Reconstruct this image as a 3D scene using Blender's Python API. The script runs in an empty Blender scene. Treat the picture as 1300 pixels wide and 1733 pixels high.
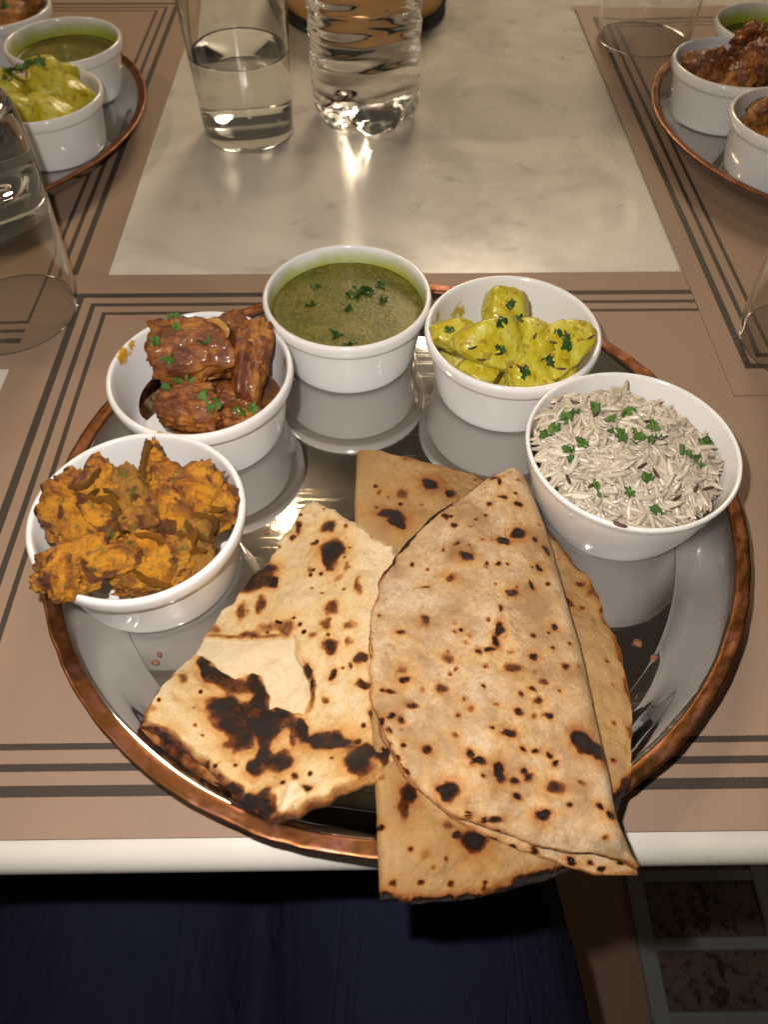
import bpy, bmesh, math, random
import numpy as np
from mathutils import Vector, Matrix, Euler

# ---------------------------------------------------------------- camera, world, lamps
sc = bpy.context.scene
col = sc.collection
RIGHT = Vector((0.99991228, -0.01303158, 0.00236867))
UP = Vector((0.00894179, 0.7960901, 0.60511205))
FWD = Vector((0.00977124, 0.60503779, -0.7961368))
CAM = Vector((0, 0, 0.30))
cam_data = bpy.data.cameras.new('camera')
cam = bpy.data.objects.new('camera', cam_data); col.objects.link(cam)
m = Matrix.Identity(4)
for i in range(3):
    m[i][0] = RIGHT[i]; m[i][1] = UP[i]; m[i][2] = -FWD[i]; m[i][3] = CAM[i]
cam.matrix_world = m
cam_data.sensor_fit = 'VERTICAL'; cam_data.sensor_height = 36.0
cam_data.lens = 36.0 / 2 / (866.5 / 1300.0)
cam_data.clip_start = 0.01; cam_data.clip_end = 60
cam_data.dof.use_dof = True; cam_data.dof.focus_distance = 0.345; cam_data.dof.aperture_fstop = 13.0
sc.camera = cam

world = bpy.data.worlds.new('World'); sc.world = world; world.use_nodes = True
bg = world.node_tree.nodes['Background']
bg.inputs['Color'].default_value = (1.0, 0.80, 0.58, 1); bg.inputs['Strength'].default_value = 0.034

def lamp(name, kind, loc, energy, color, radius, target=None, **kw):
    d = bpy.data.lights.new(name, kind); d.energy = energy; d.color = color
    d.shadow_soft_size = radius; d.cycles.is_caustics_light = False
    for k, v in kw.items(): setattr(d, k, v)
    o = bpy.data.objects.new(name, d); col.objects.link(o); o.location = loc
    if target is not None:
        o.rotation_euler = (Vector(target) - Vector(loc)).to_track_quat('-Z', 'Y').to_euler()
    return o

# the phone's own LED, up and left of the lens
LED = CAM - RIGHT * 0.026 + UP * 0.034
lamp('phone_flash', 'SPOT', LED, 4.3, (1.0, 0.93, 0.885), 0.004, target=LED + FWD, spot_size=math.radians(125), spot_blend=0.9)
lamp('sparkle_fill_right', 'POINT', (1.45, 1.90, 1.30), 5.0, (1.0, 0.74, 0.44), 0.06)  # added light with no known fixture, for sparkle and bright rims on glass
# warm restaurant lamps over the table's far end, plus an added side fill
lamp('pendant_bulb', 'POINT', (-0.235, 1.23, 1.36), 5.0, (1.0, 0.72, 0.42), 0.022)
lamp('ceiling_lamp_far', 'POINT', (0.35, 2.55, 1.45), 80.0, (1.0, 0.80, 0.55), 0.36)
lamp('ambient_fill_side', 'POINT', (-1.50, 0.55, 1.75), 22.0, (1.0, 0.76, 0.48), 0.12)  # added fill from the left to soften the ambient light, no known fixture

sc.view_settings.view_transform = 'Standard'
sc.view_settings.look = 'None'
sc.view_settings.exposure = 0.40
sc.view_settings.gamma = 1.0
sc.view_settings.use_curve_mapping = False
cy = sc.cycles
cy.use_denoising = True
cy.max_bounces = 14; cy.transmission_bounces = 14; cy.glossy_bounces = 6; cy.diffuse_bounces = 4; cy.transparent_max_bounces = 16
cy.sample_clamp_indirect = 40.0
cy.blur_glossy = 0.6

# ---------------------------------------------------------------- measured layout (metres)
ROTI_FOLD = [(0.0654, 0.2339), (0.0691, 0.2324), (0.0724, 0.2172), (0.0754, 0.2004), (0.0772, 0.1782), (0.0782, 0.1564), (0.0788, 0.1359), (0.0783, 0.1149), (0.0785, 0.0986), (0.0788, 0.086), (0.0788, 0.0725), (0.0813, 0.0635), (0.0839, 0.0581)]
ROTI_ARC = [(0.0626, 0.2343), (0.0592, 0.2333), (0.0459, 0.2238), (0.0286, 0.2089), (0.0135, 0.1941), (0.0035, 0.1776), (-0.0016, 0.1605), (-0.0033, 0.1398), (-0.0022, 0.1184), (0.0023, 0.0996), (0.0102, 0.0865), (0.0231, 0.076), (0.0381, 0.0692), (0.054, 0.0647), (0.07, 0.0619), (0.0784, 0.0607), (0.0828, 0.0584)]
ROTI_ARC_LOW = [(0.0635, 0.2374), (0.06, 0.2359), (0.0473, 0.2263), (0.0298, 0.2112), (0.0148, 0.1963), (0.0045, 0.1796), (-0.0007, 0.1625), (-0.0026, 0.1415), (-0.0015, 0.1199), (0.0032, 0.1), (0.0107, 0.0866), (0.0238, 0.0754), (0.0389, 0.0681), (0.0535, 0.0624), (0.0656, 0.0585), (0.0769, 0.0567), (0.0843, 0.0569)]
FLAT_FOLD = [(-0.0087, 0.257), (-0.0091, 0.2424), (-0.0096, 0.2241), (-0.0091, 0.2068), (-0.0068, 0.1746), (-0.0042, 0.1438), (-0.0023, 0.1165), (-0.0007, 0.0932), (-0.0001, 0.0808), (0.0003, 0.0655), (0.0009, 0.0513)]
FLAT_ARC = [(0.0128, 0.2536), (0.0301, 0.2476), (0.0498, 0.2394), (0.0656, 0.2268), (0.0798, 0.2075), (0.091, 0.1846), (0.097, 0.1576), (0.0994, 0.1395), (0.0982, 0.1256), (0.0934, 0.1055), (0.0875, 0.0858), (0.0792, 0.0719), (0.0677, 0.062), (0.0563, 0.057), (0.0423, 0.0536), (0.0266, 0.051), (0.011, 0.0506)]
NAAN = [(-0.03, 0.2262), (-0.0213, 0.2187), (-0.0101, 0.2091), (0.0006, 0.2), (0.0079, 0.1945), (0.0133, 0.1825), (0.0131, 0.1591), (0.0119, 0.1377), (0.0113, 0.1179), (0.0105, 0.0983), (0.0074, 0.0938), (-0.0044, 0.0873), (-0.0167, 0.0824), (-0.0278, 0.0781), (-0.0371, 0.0758), (-0.0414, 0.0777), (-0.046, 0.0819), (-0.054, 0.0886), (-0.0622, 0.0952), (-0.07, 0.1014), (-0.0769, 0.1069), (-0.0833, 0.1091), (-0.0905, 0.1127), (-0.089, 0.1195), (-0.0853, 0.1288), (-0.0813, 0.1392), (-0.0771, 0.1484), (-0.0748, 0.1545), (-0.07, 0.1641), (-0.0638, 0.1725), (-0.0584, 0.1824), (-0.0524, 0.1885), (-0.048, 0.1939), (-0.0455, 0.2035), (-0.0405, 0.2114), (-0.0368, 0.2205), (-0.0334, 0.2255)]
ROTI_SPOTS = [(0.0569, 0.2147, 0.00229, 0.00145, 0.8), (0.0642, 0.212, 0.00152, 0.00192, 0.8), (0.0513, 0.2104, 0.00088, 0.00111, 0.9), (0.0308, 0.2059, 0.0015, 0.00141, 0.9), (0.0342, 0.2007, 0.00136, 0.00153, 0.9), (0.0344, 0.1892, 0.00146, 0.00118, 0.9), (0.0376, 0.1812, 0.00287, 0.00223, 1), (0.0313, 0.1706, 0.00211, 0.00237, 0.7), (0.0197, 0.1671, 0.00209, 0.00132, 0.8), (0.0291, 0.1867, 0.00121, 0.00148, 0.6), (0.0619, 0.1953, 0.00418, 0.00301, 1), (0.0553, 0.1911, 0.00439, 0.00148, 1), (0.069, 0.1922, 0.00147, 0.00134, 1), (0.0688, 0.177, 0.00154, 0.00223, 1), (0.0634, 0.1665, 0.00128, 0.00177, 1), (0.0704, 0.1683, 0.00128, 0.00118, 0.8), (0.0726, 0.1865, 0.00097, 0.00267, 1), (0.0548, 0.1624, 0.00253, 0.00263, 0.7), (0.049, 0.1526, 0.0009, 0.00113, 1), (0.0191, 0.1505, 0.00223, 0.00281, 0.7), (0.0088, 0.1452, 0.00198, 0.00082, 0.9), (0.0323, 0.1443, 0.00121, 0.00096, 1), (0.0479, 0.1445, 0.00154, 0.00302, 1), (0.0459, 0.1391, 0.00141, 0.00375, 1), (0.0429, 0.1349, 0.00215, 0.00131, 1), (0.0384, 0.1342, 0.00107, 0.0013, 1), (0.0695, 0.1452, 0.00166, 0.00165, 1), (0.0669, 0.136, 0.00108, 0.00079, 1), (0.0593, 0.1322, 0.00235, 0.00219, 0.9), (0.0271, 0.1321, 0.00267, 0.00258, 0.6), (0.0509, 0.1344, 0.00161, 0.00183, 0.5), (0.0414, 0.1281, 0.00127, 0.00113, 0.6), (0.0508, 0.1261, 0.00294, 0.00274, 0.6), (0.0712, 0.1271, 0.00232, 0.00176, 0.7), (0.0104, 0.1272, 0.00263, 0.00225, 0.5), (0.0099, 0.1227, 0.00229, 0.00146, 0.9), (0.0024, 0.1189, 0.00144, 0.00119, 0.9), (0.0053, 0.1184, 0.00144, 0.00107, 0.9), (0.023, 0.1189, 0.00258, 0.00238, 0.6), (0.0163, 0.1192, 0.00144, 0.00167, 0.4), (0.0124, 0.1119, 0.00303, 0.00091, 0.7), (0.0605, 0.121, 0.00187, 0.00145, 0.6), (0.0556, 0.1178, 0.00165, 0.00118, 0.8), (0.0583, 0.1137, 0.00183, 0.00138, 0.7), (0.0665, 0.1168, 0.00123, 0.0007, 0.7), (0.0495, 0.1088, 0.00181, 0.00133, 0.8), (0.0558, 0.1072, 0.0018, 0.00176, 0.5), (0.0607, 0.1067, 0.0012, 0.00099, 0.9), (0.0308, 0.1143, 0.00081, 0.00081, 0.6), (0.034, 0.1097, 0.00181, 0.00134, 0.5), (0.0428, 0.1117, 0.00142, 0.00102, 0.5), (0.0015, 0.1068, 0.0014, 0.00197, 0.9), (0.0077, 0.1072, 0.0014, 0.00198, 0.8), (0.0053, 0.109, 0.0006, 0.001, 0.9), (0.0046, 0.1025, 0.00099, 0.00096, 0.9), (0.0086, 0.0976, 0.00068, 0.00062, 1), (0.0067, 0.0934, 0.00125, 0.001, 0.8), (0.0103, 0.0886, 0.00086, 0.00087, 0.9), (0.0399, 0.1018, 0.00089, 0.00095, 0.9), (0.0456, 0.1004, 0.00295, 0.00157, 0.9), (0.0262, 0.1001, 0.00157, 0.00125, 0.5), (0.0171, 0.0953, 0.00213, 0.00182, 0.8), (0.0707, 0.099, 0.00353, 0.00312, 1), (0.074, 0.0954, 0.00428, 0.00243, 1), (0.0768, 0.0923, 0.00289, 0.00238, 1), (0.032, 0.0939, 0.00193, 0.0014, 1), (0.0347, 0.0914, 0.00288, 0.00138, 1), (0.0496, 0.0952, 0.00068, 0.00061, 1), (0.0547, 0.0939, 0.00097, 0.0008, 1), (0.0585, 0.0929, 0.00116, 0.00089, 1), (0.0604, 0.0905, 0.00134, 0.00098, 1), (0.05, 0.0873, 0.00114, 0.00086, 1), (0.0512, 0.0854, 0.00142, 0.00075, 0.8), (0.0411, 0.0869, 0.0019, 0.00381, 1), (0.0456, 0.084, 0.00189, 0.00103, 0.9), (0.0599, 0.0824, 0.00377, 0.00223, 0.8), (0.0467, 0.0792, 0.00121, 0.00101, 1), (0.023, 0.082, 0.00394, 0.00352, 1), (0.0306, 0.0741, 0.00111, 0.00125, 1), (0.0342, 0.0734, 0.00092, 0.00053, 1), (0.039, 0.0726, 0.00276, 0.00115, 1), (0.0543, 0.0731, 0.00258, 0.00213, 1), (0.0685, 0.0819, 0.00141, 0.00111, 0.4), (0.0737, 0.0759, 0.0013, 0.0018, 0.9), (0.0768, 0.0727, 0.00221, 0.00177, 1), (0.0379, 0.0681, 0.00227, 0.00083, 0.9), (0.0569, 0.2242, 0.00103, 0.00233, 0.9), (0.0545, 0.2267, 0.00234, 0.00151, 0.7), (0.0448, 0.1905, 0.00171, 0.00118, 0.5), (0.0465, 0.1764, 0.00119, 0.00149, 0.5), (0.0508, 0.1781, 0.00071, 0.00119, 0.8)]
ROTI_LOW_SPOTS = [(0.0379, 0.0677, 0.00254, 0.00081, 1), (0.0451, 0.0654, 0.00181, 0.00073, 1), (0.0635, 0.0612, 0.00216, 0.00143, 1), (0.0733, 0.0583, 0.00143, 0.00079, 1), (0.0797, 0.0595, 0.00162, 0.00095, 0.8), (0.0513, 0.0637, 0.00181, 0.00064, 0.8), (0.069, 0.0599, 0.00126, 0.00063, 0.8)]
FLAT_SPOTS = [(0.0263, 0.234, 0.00431, 0.00434, 1), (0.0064, 0.2168, 0.00655, 0.00295, 0.8), (0.0096, 0.2127, 0.00455, 0.00404, 0.95), (0.0108, 0.2087, 0.00258, 0.00287, 0.8), (0.0353, 0.2282, 0.0024, 0.00205, 1), (0.0126, 0.2285, 0.00374, 0.00375, 0.5), (0.0013, 0.2294, 0.00187, 0.00239, 0.5), (0.0107, 0.0835, 0.00313, 0.00479, 0.85), (0.0086, 0.0774, 0.00289, 0.00279, 0.6), (0.0319, 0.0671, 0.0049, 0.00352, 1), (0.0264, 0.0694, 0.0017, 0.0009, 1), (0.0008, 0.0733, 0.00095, 0.00073, 1), (0.0039, 0.0555, 0.00231, 0.00161, 0.7), (0.0349, 0.0559, 0.00111, 0.00081, 0.8), (0.0889, 0.1774, 0.00184, 0.00181, 0.7), (0.0816, 0.1674, 0.00264, 0.00269, 0.7), (0.0869, 0.1636, 0.00166, 0.00148, 0.6), (0.0921, 0.1718, 0.00169, 0.00331, 0.5), (0.0167, 0.2514, 0.00277, 0.00184, 0.4), (0.0269, 0.2077, 0.00258, 0.00223, 0.3), (0.0238, 0.073, 0.00286, 0.00164, 0.45), (0.0157, 0.0636, 0.00281, 0.00149, 0.3)]
NAAN_SPOTS = [(-0.0199, 0.1926, 0.00544, 0.00628, 1), (-0.021, 0.1866, 0.00333, 0.00492, 0.95), (-0.0223, 0.2059, 0.00371, 0.00362, 0.75), (-0.0146, 0.2044, 0.00158, 0.00196, 0.6), (-0.0294, 0.1836, 0.00179, 0.00214, 0.5), (-0.0126, 0.1829, 0.00228, 0.00377, 0.5), (-0.0169, 0.1776, 0.00314, 0.00238, 0.4), (-0.008, 0.172, 0.00186, 0.00405, 0.55), (-0.0193, 0.1625, 0.00367, 0.00351, 0.65), (-0.0219, 0.1557, 0.00242, 0.00302, 0.6), (-0.0115, 0.1535, 0.00264, 0.0027, 0.5), (-0.0267, 0.1513, 0.00193, 0.00271, 0.5), (-0.0192, 0.1452, 0.00332, 0.00369, 0.75), (-0.0114, 0.1462, 0.00213, 0.0021, 0.5), (-0.0171, 0.133, 0.00162, 0.00225, 1), (-0.0069, 0.1378, 0.00232, 0.00228, 0.9), (-0.0113, 0.1359, 0.00139, 0.00177, 0.6), (-0.0205, 0.1228, 0.00204, 0.00169, 0.6), (-0.0486, 0.1867, 0.00467, 0.00339, 1), (-0.052, 0.1814, 0.00643, 0.00363, 0.9), (-0.0576, 0.1792, 0.00512, 0.0042, 0.7), (-0.0454, 0.1797, 0.00231, 0.00362, 1), (-0.0503, 0.1689, 0.00314, 0.00505, 0.6), (-0.0582, 0.1661, 0.0025, 0.00572, 0.55), (-0.0375, 0.1566, 0.0049, 0.00416, 0.55), (-0.0463, 0.1574, 0.00492, 0.00278, 0.45), (-0.0709, 0.1578, 0.00492, 0.00222, 0.5), (-0.0546, 0.1546, 0.00489, 0.00192, 0.65), (-0.0712, 0.1415, 0.00298, 0.0041, 1), (-0.0681, 0.1362, 0.0033, 0.00383, 1), (-0.0633, 0.135, 0.00353, 0.004, 0.95), (-0.0571, 0.1312, 0.00702, 0.00391, 0.75), (-0.0497, 0.1331, 0.00352, 0.00353, 1), (-0.0467, 0.1262, 0.00324, 0.00503, 1), (-0.0602, 0.1216, 0.00684, 0.00518, 0.92), (-0.0593, 0.1161, 0.00449, 0.0054, 0.95), (-0.0532, 0.1113, 0.00499, 0.00731, 0.9), (-0.0513, 0.1061, 0.00394, 0.00519, 1), (-0.0507, 0.1169, 0.00678, 0.00803, 0.8), (-0.0443, 0.1144, 0.00337, 0.00931, 1), (-0.0423, 0.1025, 0.0026, 0.00647, 1), (-0.0374, 0.1187, 0.00512, 0.00355, 1), (-0.0402, 0.1131, 0.00336, 0.00529, 1), (-0.0324, 0.1139, 0.00404, 0.00308, 1), (-0.0294, 0.1111, 0.00222, 0.00516, 0.95), (-0.0213, 0.1065, 0.00787, 0.00385, 1), (-0.0184, 0.1037, 0.00541, 0.00308, 1), (-0.0129, 0.1033, 0.00431, 0.00254, 0.7), (-0.0074, 0.0954, 0.00545, 0.00623, 1), (-0.0042, 0.099, 0.00424, 0.00378, 0.8), (-0.0004, 0.1147, 0.00244, 0.00693, 0.95), (0.0011, 0.1052, 0.0026, 0.00743, 1), (0.0021, 0.0977, 0.00232, 0.00451, 1), (-0.0054, 0.1267, 0.00341, 0.00194, 0.8), (-0.0353, 0.0979, 0.00427, 0.0043, 0.95), (-0.0444, 0.0944, 0.00275, 0.00309, 1), (-0.0406, 0.0974, 0.0064, 0.00498, 0.6), (-0.0776, 0.133, 0.00163, 0.00226, 0.55), (-0.0623, 0.0963, 0.00127, 0.00157, 0.9), (-0.039, 0.0837, 0.00266, 0.00355, 0.8), (-0.0451, 0.082, 0.0051, 0.00299, 1), (-0.0396, 0.0787, 0.00303, 0.00295, 1), (-0.0496, 0.0861, 0.00309, 0.00248, 0.7), (-0.0349, 0.0894, 0.00125, 0.00115, 0.9), (-0.0327, 0.1101, 0.00155, 0.00654, 0.8), (-0.029, 0.1357, 0.00187, 0.00383, 0.9), (-0.0265, 0.1291, 0.00138, 0.00372, 1), (-0.0284, 0.1238, 0.0016, 0.00243, 0.8), (-0.0262, 0.086, 0.00266, 0.00134, 1), (-0.0303, 0.0909, 0.00167, 0.00166, 0.9), (-0.0356, 0.0804, 0.00122, 0.00301, 0.8), (-0.0863, 0.1186, 0.00333, 0.00203, 0.4), (-0.0789, 0.1235, 0.00226, 0.00272, 0.2), (-0.0563, 0.1044, 0.00173, 0.00177, 0.4), (-0.0572, 0.097, 0.00148, 0.00116, 0.3), (-0.036, 0.2085, 0.00188, 0.00401, 0.7), (-0.0377, 0.2031, 0.00133, 0.00131, 0.9), (-0.028, 0.1973, 0.00184, 0.00144, 0.9), (-0.0414, 0.1591, 0.00111, 0.00084, 1), (-0.0728, 0.1735, 0.00203, 0.00235, 0.3), (-0.0075, 0.1042, 0.00151, 0.00126, 0.9), (-0.0905, 0.1135, 0.00437, 0.00351, 0.7), (-0.081, 0.1078, 0.00486, 0.00303, 0.8), (-0.0724, 0.1011, 0.00426, 0.00226, 0.7), (-0.0655, 0.0968, 0.00422, 0.00222, 0.7), (-0.0585, 0.0914, 0.00417, 0.00214, 0.7), (-0.0539, 0.0882, 0.00414, 0.00209, 0.8)]
NAAN_PEEL = [(-0.0763, 0.154), (-0.0655, 0.1533), (-0.0556, 0.1527), (-0.0347, 0.1525), (-0.0323, 0.1412), (-0.0269, 0.1304), (-0.0261, 0.1241), (-0.0287, 0.1179), (-0.0339, 0.1191), (-0.0399, 0.1214), (-0.0438, 0.1197), (-0.0438, 0.1266), (-0.0469, 0.1349), (-0.0512, 0.1369), (-0.0573, 0.1338), (-0.0637, 0.1377), (-0.0678, 0.1423), (-0.0728, 0.1449), (-0.0781, 0.145)]
NAAN_PEEL_SMALL = [(-0.0296, 0.0897), (-0.0262, 0.086), (-0.0245, 0.0831), (-0.0285, 0.0819), (-0.0333, 0.0773), (-0.0358, 0.0765), (-0.0337, 0.0823), (-0.0321, 0.0876)]
NAAN_LOW = [(-0.0796, 0.1249), (-0.0851, 0.1115), (-0.0923, 0.1145), (-0.0939, 0.111), (-0.0864, 0.104), (-0.0755, 0.0972), (-0.0675, 0.095), (-0.052, 0.0906), (-0.0487, 0.0979)]
FRITTERS = [(-0.1222, 0.1951, 0.047), (-0.1057, 0.2002, 0.045), (-0.0949, 0.2115, 0.046), (-0.0791, 0.1969, 0.044), (-0.1161, 0.1685, 0.046), (-0.1227, 0.1598, 0.049), (-0.0954, 0.1709, 0.042), (-0.0828, 0.1733, 0.042), (-0.0733, 0.1806, 0.04), (-0.0927, 0.1643, 0.036), (-0.0939, 0.1892, 0.045)]
MEAT = [(-0.0905, 0.2948, 0.046), (-0.0899, 0.2637, 0.037), (-0.0617, 0.2915, 0.041), (-0.0761, 0.3139, 0.04), (-0.0705, 0.2725, 0.028)]
POTATO = [(0.0684, 0.3279, 0.044), (0.0402, 0.308, 0.042), (0.0601, 0.2952, 0.047), (0.0831, 0.2948, 0.046), (0.0937, 0.2919, 0.045), (0.0746, 0.2835, 0.038), (0.0532, 0.2872, 0.036), (0.0882, 0.2834, 0.036)]
LEAF_MEAT = [(-0.0939, 0.2722, 0.061), (-0.0925, 0.2681, 0.052), (-0.0874, 0.2681, 0.05), (-0.0979, 0.2643, 0.05), (-0.0799, 0.2603, 0.048), (-0.0768, 0.2546, 0.046), (-0.08, 0.2811, 0.062), (-0.105, 0.2896, 0.055), (-0.0955, 0.2968, 0.058), (-0.059, 0.2604, 0.04), (-0.0663, 0.2605, 0.038), (-0.1022, 0.3133, 0.052)]
LEAF_POT = [(0.0682, 0.3173, 0.053), (0.0704, 0.3055, 0.055), (0.0641, 0.3021, 0.056), (0.0882, 0.2964, 0.055), (0.0929, 0.2907, 0.056), (0.0593, 0.2758, 0.06), (0.0815, 0.2774, 0.053), (0.0722, 0.2717, 0.05), (0.0366, 0.3005, 0.052), (0.0908, 0.2864, 0.056)]
LEAF_SOUP = [(-0.0079, 0.3581, 0.034), (-0.0029, 0.3544, 0.034), (-0.0111, 0.3529, 0.034), (0.002, 0.3607, 0.034), (-0.0337, 0.3453, 0.034), (-0.0201, 0.3191, 0.034), (-0.0158, 0.3401, 0.034), (-0.0107, 0.3143, 0.034), (-0.0327, 0.36, 0.034), (0.0052, 0.3501, 0.034)]
LEAF_RICE = [(0.0762, 0.2295, 0.052), (0.0808, 0.2341, 0.052), (0.0843, 0.2235, 0.052), (0.0896, 0.2245, 0.052), (0.0844, 0.2385, 0.053), (0.1055, 0.2355, 0.054), (0.1072, 0.2284, 0.054), (0.1134, 0.2282, 0.053), (0.1131, 0.2408, 0.054), (0.1225, 0.2345, 0.053), (0.1223, 0.2265, 0.052), (0.1077, 0.2258, 0.053), (0.1006, 0.2447, 0.054), (0.1402, 0.2179, 0.046), (0.0924, 0.2019, 0.05), (0.1057, 0.1986, 0.05), (0.1188, 0.1914, 0.045), (0.1133, 0.2065, 0.05), (0.146, 0.23, 0.046), (0.1371, 0.2222, 0.047), (0.0884, 0.2421, 0.053), (0.0843, 0.2176, 0.051)]
CRUMBS = [(0.1113, 0.1527, 0.005), (0.1165, 0.1454, 0.005), (0.1063, 0.1271, 0.005), (-0.0933, 0.1458, 0.005), (-0.1027, 0.1243, 0.008), (-0.0922, 0.1496, 0.005), (-0.0524, 0.2131, 0.005), (0.1032, 0.1214, 0.006)]
CUMIN_RICE = [(0.1126, 0.2105, 0.053), (0.1179, 0.2071, 0.052), (0.0905, 0.2021, 0.051), (0.0808, 0.2051, 0.051), (0.1355, 0.2029, 0.047), (0.1416, 0.2044, 0.045), (0.0999, 0.1848, 0.046), (0.0904, 0.2474, 0.054), (0.0979, 0.2399, 0.054), (0.1254, 0.1968, 0.048), (0.0733, 0.2069, 0.05), (0.1203, 0.2363, 0.053)]
CUMIN_POT = [(0.0643, 0.2737, 0.052), (0.0577, 0.2738, 0.06), (0.0688, 0.2748, 0.051), (0.0851, 0.2865, 0.056), (0.0886, 0.2744, 0.05), (0.0467, 0.2838, 0.055), (0.0772, 0.2909, 0.056), (0.0512, 0.2811, 0.05), (0.1067, 0.2969, 0.05), (0.0926, 0.2929, 0.056)]
PLATE_C = (0.0089, 0.2225)
rng = random.Random(11)

# ---------------------------------------------------------------- numeric noise
def _hash(ix, iy, iz, seed):
    h = (ix * 374761393 + iy * 668265263 + iz * 2147483647 + seed * 974711) & 0xffffffff
    h = ((h ^ (h >> 13)) * 1274126177) & 0xffffffff
    h = ((h ^ (h >> 16)) * 2246822519) & 0xffffffff
    return ((h ^ (h >> 15)) & 0xffff) / 65535.0 * 2 - 1
def vnoise(P, seed=0):
    P = np.asarray(P, float); I = np.floor(P).astype(np.int64); F = P - I; W = F * F * F * (F * (F * 6 - 15) + 10)
    r = 0
    for dx in (0, 1):
        wx = W[..., 0] if dx else 1 - W[..., 0]
        for dy in (0, 1):
            wy = W[..., 1] if dy else 1 - W[..., 1]
            for dz in (0, 1):
                wz = W[..., 2] if dz else 1 - W[..., 2]
                r = r + wx * wy * wz * _hash(I[..., 0] + dx, I[..., 1] + dy, I[..., 2] + dz, seed)
    return r
def fbm(P, oct=4, seed=0, gain=0.5):
    P = np.asarray(P, float); a = 1.0; s = 0; n = 0
    for k in range(oct):
        s = s + a * vnoise(P * (2.03 ** k) + 17.3 * k, seed + k); n += a; a *= gain
    return s / n
def ridged(P, oct=3, seed=0):
    a = 1.0; s = 0; n = 0
    for k in range(oct):
        s = s + a * (1 - np.abs(vnoise(P * (2.1 ** k) + 9.1 * k, seed + k)) * 2); n += a; a *= .5
    return s / n
def sstep(e0, e1, x):
    t = np.clip((x - e0) / (e1 - e0), 0, 1); return t * t * (3 - 2 * t)

# ---------------------------------------------------------------- mesh helpers
def mesh_np(name, V, F, smooth=True, attrs=None):
    """V (n,3), F list of arrays of quads/tris"""
    me = bpy.data.meshes.new(name)
    V = np.asarray(V, np.float32)
    Fs = F if isinstance(F, list) else [F]
    Fs = [np.asarray(f, np.int32) for f in Fs if len(f)]
    me.vertices.add(len(V)); me.vertices.foreach_set('co', V.ravel())
    nl = sum(f.size for f in Fs); npoly = sum(len(f) for f in Fs)
    me.loops.add(nl); me.polygons.add(npoly)
    me.loops.foreach_set('vertex_index', np.concatenate([f.ravel() for f in Fs]))
    tot = np.concatenate([np.full(len(f), f.shape[1], np.int32) for f in Fs])
    st = np.concatenate([[0], np.cumsum(tot)[:-1]]).astype(np.int32)
    me.polygons.foreach_set('loop_start', st)
    if attrs:
        for k, a in attrs.items():
            at = me.attributes.new(k, 'FLOAT', 'POINT'); at.data.foreach_set('value', np.asarray(a, np.float32))
    me.update(calc_edges=True); me.validate()
    if smooth: me.polygons.foreach_set('use_smooth', np.ones(len(me.polygons), bool))
    return me
def link(name, me, mat=None, parent=None, loc=None, rot=None):
    o = bpy.data.objects.new(name, me); col.objects.link(o)
    if mat is not None and me is not None and len(me.materials) == 0: me.materials.append(mat)
    if parent is not None: o.parent = parent
    if loc is not None: o.location = loc
    if rot is not None: o.rotation_euler = rot
    return o
def tag(o, label, cat, group=None, kind=None):
    if label: o['label'] = label
    if cat: o['category'] = cat
    if group: o['group'] = group
    if kind: o['kind'] = kind
    return o
def thing(name, label, cat, loc=(0, 0, 0), group=None, rotz=0):
    o = link(name, None, None, None, loc, (0, 0, rotz)); return tag(o, label, cat, group)
def grid_faces(nu, nv, wrap_v=False, off=0, flip=False):
    i = np.arange(nu - 1)[:, None]; j = np.arange(nv if wrap_v else nv - 1)[None, :]
    j2 = (j + 1) % nv
    a = i * nv + j; b = i * nv + j2; c = (i + 1) * nv + j2; d = (i + 1) * nv + j
    f = np.stack([a + 0 * b, b + 0 * a, c, d], -1).reshape(-1, 4) + off
    return f[:, ::-1] if flip else f
def lathe(name, prof, seg=96, bump=None):
    """prof: list of (r,z), bottom-axis to top ... closed on the axis where r==0; bump(theta,r,z)->(dr,dz)"""
    prof = np.array(prof, float); n = len(prof); th = np.arange(seg) / seg * 2 * np.pi
    R = prof[:, 0][:, None] + 0 * th; Z = prof[:, 1][:, None] + 0 * th; T = th[None, :] + 0 * R
    if bump: dR, dZ = bump(T, R, Z); R = R + dR; Z = Z + dZ
    V = np.stack([R * np.cos(T), R * np.sin(T), Z], -1).reshape(-1, 3)
    F = grid_faces(n, seg, wrap_v=True)
    me = mesh_np(name, V, F)
    bm = bmesh.new(); bm.from_mesh(me); bmesh.ops.remove_doubles(bm, verts=bm.verts, dist=1e-7)
    bmesh.ops.recalc_face_normals(bm, faces=bm.faces); bm.to_mesh(me); bm.free()
    me.polygons.foreach_set('use_smooth', np.ones(len(me.polygons), bool))
    return me
def smooth_prof(pts, n=6):
    """Catmull-Rom through profile points"""
    P = [np.array(p, float) for p in pts]; out = []
    for i in range(len(P) - 1):
        p0 = P[max(i - 1, 0)]; p1 = P[i]; p2 = P[i + 1]; p3 = P[min(i + 2, len(P) - 1)]
        for k in range(n):
            t = k / n
            out.append(.5 * ((2 * p1) + (-p0 + p2) * t + (2 * p0 - 5 * p1 + 4 * p2 - p3) * t * t + (-p0 + 3 * p1 - 3 * p2 + p3) * t ** 3))
    out.append(P[-1]); return [tuple(q) for q in out]
def box_mesh(name, x0, x1, y0, y1, z0, z1, bevel=0.0, seg=2):
    bm = bmesh.new(); bmesh.ops.create_cube(bm, size=1)
    for v in bm.verts:
        v.co = Vector(((x0 + x1) / 2 + v.co.x * (x1 - x0), (y0 + y1) / 2 + v.co.y * (y1 - y0), (z0 + z1) / 2 + v.co.z * (z1 - z0)))
    if bevel: bmesh.ops.bevel(bm, geom=bm.edges[:], offset=bevel, segments=seg, affect='EDGES')
    me = bpy.data.meshes.new(name); bm.to_mesh(me); bm.free(); return me
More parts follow.
